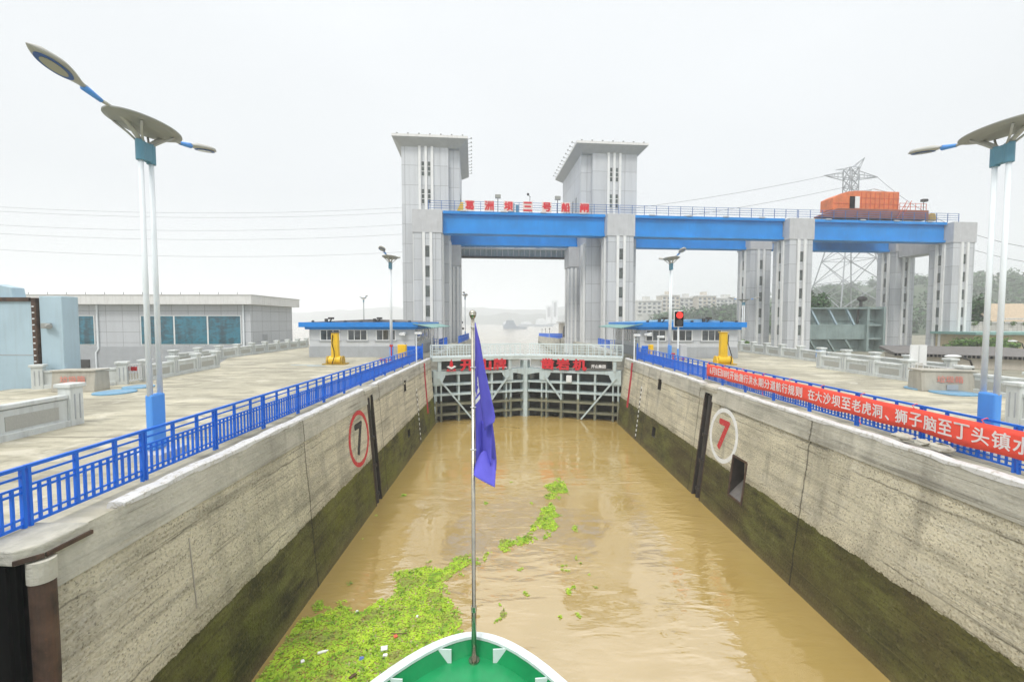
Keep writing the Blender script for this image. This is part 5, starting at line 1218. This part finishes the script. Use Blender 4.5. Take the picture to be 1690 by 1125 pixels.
p = at(911, 505, 1000); m = MB(); m.box(p.x - 13, p.x - 2, 995, 1012, 5, p.z + 1); m.box(p.x + .5, p.x + 12, 990, 1012, 5, p.z + 13); m.build('wall', 'ship_light', root)
m = MB(); m.box(p.x - 11, p.x - 4, 993.9, 994.9, 20, p.z - 3); m.box(p.x + 3, p.x + 9, 988.9, 989.9, 20, p.z + 8); m.build('windows', 'win_far', root)
# ================================================================== RIGHT BANK: HILL, WOOD, TOWN
def hz(x, y):   # height of the right bank hill
    def st(a, b, v): t = max(0., min(1., (v - a) / (b - a))); return t * t * (3 - 2 * t)
    h = 16 * st(150, 330, x) * st(170, 330, y) + 12 * st(90, 260, x) * st(190, 300, y) + 9 * st(230, 420, x)
    return 4.7 + h * (1 + .22 * noise.noise(Vector((x * .012, y * .012, 1)))) + 2.0 * noise.noise(Vector((x * .04, y * .04, 6))) * st(180, 240, y)
m = MB(); NX, NY = 70, 55; vs = [(90 + 620 * i / NX, 165 + 640 * j / NY, hz(90 + 620 * i / NX, 165 + 640 * j / NY)) for j in range(NY + 1) for i in range(NX + 1)]
m.add(vs, [(j * (NX + 1) + i, j * (NX + 1) + i + 1, (j + 1) * (NX + 1) + i + 1, (j + 1) * (NX + 1) + i) for j in range(NY) for i in range(NX)]); struct(m.build('hill', 'hill', smooth=True))
def leaves(m, c, r, n_, size, rq):
    for _ in range(n_):
        while True:
            v = Vector((rq.uniform(-1, 1), rq.uniform(-1, 1), rq.uniform(-.8, 1)))
            if .25 < v.length < 1: break
        lump = 1 + .28 * noise.noise(v * 2.2 + Vector(c) * .37)
        p = Vector(c) + Vector((v.x * r[0], v.y * r[1], v.z * r[2])) * lump
        nrm = (v + Vector((rq.uniform(-.7, .7), rq.uniform(-.7, .7), rq.uniform(-.3, .9)))).normalized(); a = nrm.orthogonal().normalized(); a.rotate(Matrix.Rotation(rq.uniform(0, 6.28), 3, nrm)); b = nrm.cross(a); s = size * rq.uniform(.6, 1.3)
        m.add([p - a * s, p - b * s * .55, p + a * s, p + b * s * .55], [(0, 1, 2, 3)])
rq = random.Random(9); m = MB(); cnt = 0
while cnt < 420:
    x = rq.uniform(110, 560); y = 172 + (rq.random() ** 1.4) * 380
    if x / y < .50 or x / y > 1.35: continue
    cnt += 1; h = rq.uniform(3.5, 6.5); leaves(m, (x, y, hz(x, y) + h * .8), (h * rq.uniform(.8, 1.2), h * .9, h), 80, 1.25, rq)
for k in range(110):   # green belt before the town blocks
    x = rq.uniform(100, 190); y = rq.uniform(270, 330); h = rq.uniform(3, 6); t = (x / y - .30) / .3; leaves(m, (x, y, 6 + h * .8 + 9 * max(0, min(1, t))), (h, h * .9, h), 80, 1.2, rq)
tag(m.build('wood', 'wood'), 'hazy wooded slope behind the gantry on the right bank', 'wood', kind='stuff')
def block(px0, px1, pyt, Y, mat, lab, d=14, rz=0, zb=4.6):
    a, b = at(px0, pyt, Y), at(px1, pyt, Y); w_ = b.x - a.x; zt = a.z; root = thing('apartment_block', ((a.x + b.x) / 2, Y, zb), lab, 'apartment block', 'apartment blocks on the right bank')
    m = MB(); m.box(a.x, b.x, Y, Y + d, zb, zt); m.build('wall', mat, root)
    m = MB(); m.box(a.x - .4, b.x + .4, Y - .6, Y + d + .4, zt + .003, zt + .9); rf = m.build('roof', 'roof_white', root)
    m = MB(); k0 = a.x + w_ * .3; m.box(k0, k0 + w_ * .25, Y + 2, Y + 7, zt + .903, zt + 3.8); m.build('stair_head', mat, rf)
    fl = int((zt - zb - 4) / 3.1); nw = max(2, int(w_ / 3.3))
    for f in range(fl):
        z = zt - 2.6 - f * 3.1
        if z < 16 and Y > 200: break
        for k in range(nw): x = a.x + w_ * (k + .5) / nw; m = MB(); m.box(x - .95, x + .95, Y - .08, Y - .004, z - .1, z + 1.5); m.build('window', 'win_far', root)
        for k in range(0, nw, 2): x = a.x + w_ * (k + .5) / nw; m = MB(); m.box(x - 1.4, x + 1.4, Y - 1.1, Y - .081, z - 1.1, z - .15); m.build('balcony', 'roof_white', root)
    return root
block(1052, 1092, 497, 330, 'apartment', 'pale apartment block just right of the right tower')
block(1093, 1122, 488, 345, 'apartment_warm', 'taller stepped apartment block left of the traffic light')
block(1122, 1152, 492, 350, 'apartment', 'apartment block behind the traffic light')
block(1152, 1182, 489, 340, 'apartment_warm', 'warm toned apartment block in the middle of the row')
block(1182, 1228, 493, 355, 'apartment', 'wide apartment block at the right end of the row, by the rear pier')
block(1618, 1650, 455, 420, 'apartment_warm', 'apartment block on the wooded hill left of the near right lamp', zb=20)
block(1655, 1700, 460, 400, 'apartment', 'apartment block on the hill at the right picture edge', zb=20)
block(1555, 1580, 470, 430, 'apartment', 'small apartment block on the hill right of the rightmost pier', zb=20)
# ================================================================== PYLON AND POWER LINES
PX = at(1397, 500, 112).x; PY = 112; root = thing('pylon', (PX, PY, 4.6), 'tall steel lattice power pylon behind the gantry and orange crane', 'pylon')
zb, zw, zt = 4.6, 42.5, 49.5
def half(z): return 8.6 - (8.6 - 1.15) * min(1, (z - zb) / (zw - zb)) ** .85
cor = lambda z, i: Vector((PX + half(z) * (1, 1, -1, -1)[i], PY + half(z) * (1, -1, -1, 1)[i], z))
lv = [4.6, 13, 20, 26, 30.5, 34.5, 38, 40.5, 42.5, 44.7, 47, 49.5]
for i in range(4):
    m = MB()
    for a, b in zip(lv, lv[1:]): m.bar(cor(a, i), cor(b, i), .26 if a < 30 else .18)
    m.build('leg', 'pylon', root)
m = MB()
for a, b in zip(lv, lv[1:]):
    for i in range(4):
        j = (i + 1) % 4; m.bar(cor(a, i), cor(b, j), .13); m.bar(cor(a, j), cor(b, i), .13); m.bar(cor(b, i), cor(b, j), .12)
m.build('bracing', 'pylon', root)
for (z, e, dz) in ((46.7, 7.0, .6), (46.7, -7.0, 1.0)):
    m = MB(); s = 1 if e > 0 else -1; tip = Vector((PX + e, PY, z + dz))
    for y in (-1, 1):
        m.bar((PX + s * 1.1, PY + y, z), tip, .16); m.bar((PX + s * 1.1, PY + y, z + 1.9), tip, .14)
        for t in (.3, .6): m.bar(Vector((PX + s * 1.1, PY + y, z)).lerp(tip, t), Vector((PX + s * 1.1, PY + y, z + 1.9)).lerp(tip, t), .1)
    m.build('cross_arm', 'pylon', root)
m = MB(); 
for y in (-.8, .8): m.bar((PX, PY + y, 49.5), (PX + 3.4, PY, 52.3), .16); m.bar((PX + 1.1, PY + y, 48), (PX + 3.4, PY, 52.3), .12); m.bar((PX - 1, PY + y, 49.5), (PX - 4, PY, 49.1), .12)
m.build('peak', 'pylon', root)
def wire(a, b, sag, lab, r_=.045):
    a, b = Vector(a), Vector(b); m = MB(); pts = []
    for k in range(33): t = k / 32; p = a.lerp(b, t); p.z -= sag * 4 * t * (1 - t); pts.append(p)
    m.tube(pts, r_, 5); tag(m.build('power_line', 'cable'), lab, 'power line', 'thin power lines across the sky')
tl = Vector((PX - 7.0, PY, 47.5)); tr_ = Vector((PX + 7.0, PY, 47.2)); tp = Vector((PX + 3.6, PY, 54))
wire(tl, at(660, 352, 170), 5, 'upper power line running left from the pylon arm past the right tower')
wire((PX - 1.1, PY, 44.8), at(700, 372, 165), 5, 'lower power line running left from the pylon towards the gantry')
wire(tr_, at(1760, 415, 75), 4, 'power line running from the right pylon arm down to the picture edge')
wire((PX + 1.1, PY, 44.5), at(1760, 440, 80), 4, 'lower power line on the right of the pylon, by the near lamp')
for k, (py0, py1, l_) in enumerate(((338, 348, 'uppermost power line in the sky left of the left tower'), (345, 356, 'second power line from the top left of the left tower'), (368, 376, 'third power line from the top left of the left tower'), (382, 392, 'fourth power line from the top left of the left tower'), (408, 422, 'lowest power line in the sky left of the left tower'))):
    wire(at(-60, py0, 150), at(780, py1 - 14, 175), 3.5, l_)
# ================================================================== FAR RIGHT CLUTTER
root = thing('shed', (92, 78, 4.6), 'low shed with tan pitched roof right of the near right lamp', 'building')
a, b = at(1640, 530, 80), at(1760, 530, 80)
m = MB(); m.box(a.x + 1, b.x, 80, 92, 4.6, 10.6); m.build('wall', 'white_brick', root)
m = MB(); zz = at(1650, 530, 80).z; m.add([(a.x - 1, 79.4, zz), (b.x, 79.4, zz), (b.x, 87, zz + 3.6), (a.x + 2.2, 87, zz + 3.6), (a.x - 1, 79.4, zz - .2), (b.x, 79.4, zz - .2), (b.x, 87, zz + 3.4), (a.x + 2.2, 87, zz + 3.4)], [(0, 1, 2, 3), (7, 6, 5, 4), (0, 3, 7, 4), (0, 4, 5, 1)]); m.build('roof', 'tile_roof', root)
a, b = at(1512, 531, 84), at(1800, 531, 84); root = thing('boundary_wall', (a.x, 78, 4.6), 'pale brick boundary wall behind the bushes on the right', 'wall')
m = MB(); m.box(a.x, b.x, 77.5, 78.2, 4.4, at(1600, 531, 77.5).z - .2); m.build('wall_panel', 'white_brick', root); m = MB(); m.box(a.x - .1, b.x, 77.35, 78.35, at(1600, 531, 77.5).z - .198, at(1600, 531, 77.5).z); m.build('coping', 'roof_white', root)
for k in range(7):
    p = at(1568 + k * 21, 533, 77.2); m = MB(); rq2 = random.Random(k); leaves(m, (p.x, 77.2, p.z), (.6, .3, .45), 50, .16, rq2); tag(m.build('wall_plant', 'bush'), '%s tuft of green growing on the boundary wall top' % ('first', 'second', 'third', 'fourth', 'fifth', 'sixth', 'seventh')[k] + ', from the left', 'plant', 'plants on the boundary wall')
a, b = at(1608, 548, 66), at(1800, 548, 66); root = thing('store_house', (a.x, 66, 4.6), 'low ochre walled store behind the near right lamp', 'building')
m = MB(); m.box(a.x, b.x, 66, 72, 4.4, a.z - .4); m.build('wall', 'yellow_wall', root); m = MB(); m.box(a.x - .6, b.x, 65.2, 72.4, a.z - .398, a.z); m.build('roof', 'awning', root)
# long flat roof edge beyond the parapet
a = at(1478, 582, 52); b = at(1800, 586, 47); root = thing('flat_roof_store', (a.x, 50, 4.6), 'long low store with dark ribbed flat roof behind the right parapet', 'building')
m = MB(); m.add([(a.x, 52, a.z), (b.x, 40, a.z), (b.x, 56, a.z + .5), (a.x + 4, 59, a.z + .5), (a.x, 52, a.z - .35), (b.x, 40, a.z - .35), (b.x, 56, a.z + .1), (a.x + 4, 59, a.z + .1)], [(0, 1, 2, 3), (7, 6, 5, 4), (0, 4, 5, 1), (0, 3, 7, 4), (2, 3, 7, 6)]); m.build('roof', 'roof_dark', root)
m = MB(); m.add([(a.x + .5, 52.4, 3), (b.x, 40.5, 3), (b.x, 55, 3), (a.x + 4, 58, 3), (a.x + .5, 52.4, a.z - .352), (b.x, 40.5, a.z - .352), (b.x, 55, a.z - .352), (a.x + 4, 58, a.z - .352)], [(0, 1, 5, 4), (1, 2, 6, 5), (2, 3, 7, 6), (3, 0, 4, 7)]); m.build('wall', 'apartment_warm', root)
m = MB()
for k in range(40): t = k / 60; m.cbox((a.x + (b.x - a.x) * t, 52 - 12 * t - .05, a.z - .2), (.16, .16, .3))
m.build('eave_blocks', 'black', root)
def goose(px, py, Y, s, lab):
    p = at(px, py, Y); root = thing('swan_neck_lamp', (p.x, Y, p.z), lab, 'lamp', 'curved lamps beyond the right parapet')
    m = MB(); m.tube([(p.x, Y, p.z - 2.2), (p.x, Y, p.z - .7), (p.x - .25 * s, Y, p.z - .1), (p.x - .9 * s, Y, p.z + .1)], .06, 8); m.build('stem', 'dark_steel', root)
    m = MB(); m.ell((p.x - 1.5 * s, Y, p.z + .18), (.62, .22, .12), 14, 6); m.build('head', 'cctv', root, smooth=True)
goose(1607, 592, 30, 1, 'curved lamp with pale head just over the right parapet'); goose(1690, 565, 55, 1, 'curved lamp in front of the ochre store at the right edge')
def tree(x, y, zb, h, r, lab, name='tree', mat='bush', n_=900, size=.28, cat='tree'):
    rq2 = random.Random(int(x * 10)); root = thing(name, (x, y, zb), lab, cat, 'trees and bushes by the gantry'); m = MB()
    m.tube([(x, y, zb), (x + .05, y, zb + h * .3), (x - .05, y, zb + h * .75)], [.05 * h * .5, .04 * h * .5, .015 * h], 8)
    for k in range(6): a = k * 1.05; m.tube([(x, y, zb + h * (.25 + .07 * k)), (x + r * .6 * math.cos(a), y + r * .6 * math.sin(a), zb + h * (.5 + .07 * k))], [.012 * h, .005 * h], 5)
    m.build('trunk', 'bark', root); m = MB()
    for k in range(9):
        a = rq2.uniform(0, 6.28); d = rq2.uniform(.1, .75) * r; leaves(m, (x + d * math.cos(a), y + d * math.sin(a), zb + h * rq2.uniform(.42, .9)), (r * .5, r * .5, h * .2), n_ // 9, size, rq2)
    m.build('crown', mat, root)
for (px, py, Y, h, r_, lab) in ((1606, 582, 63, 2.9, 2.3, 'light green bush right of the rightmost pier'), (1634, 582, 61, 2.6, 2.4, 'bush in the middle of the row beside the near right lamp'), (1655, 584, 60, 2.0, 1.9, 'low bush at the right end of the row'), (1585, 584, 64, 1.9, 1.8, 'low dark bush at the foot of the rightmost pier'), (1228, 578, 58, 1.6, 1.0, 'small bush between the right hut and the rear pier')):
    p = at(px, py, Y); tree(p.x, Y, p.z - .3, h, r_, lab, 'bush', 'bush', 900, .2, 'bush')
p = at(1345, 560, 95); tree(p.x, 95, 4.6, 12.0, 2.6, 'dark conifer like tree between the middle pier and the stored gate', 'tree', 'wood', 1200, .4)
p = at(1612, 545, 84); tree(p.x, 84, 4.6, 10.0, 2.2, 'tree behind the boundary wall left of the shed roof', 'tree', 'wood', 1000, .32)
# ================================================================== AIR
m = MB(); m.box(-1750, 1750, -90, 1950, -4, 75); o = m.build('haze', 'white_paint'); o['kind'] = 'stuff'
hm = bpy.data.materials.new('haze'); hm.use_nodes = True; t_ = hm.node_tree; t_.nodes.clear(); oo = t_.nodes.new('ShaderNodeOutputMaterial'); pv = t_.nodes.new('ShaderNodeVolumePrincipled')
pv.inputs['Color'].default_value = (.93, .95, .97, 1); pv.inputs['Density'].default_value = .0010; t_.links.new(pv.outputs[0], oo.inputs['Volume'])
o.data.materials.clear(); o.data.materials.append(hm)
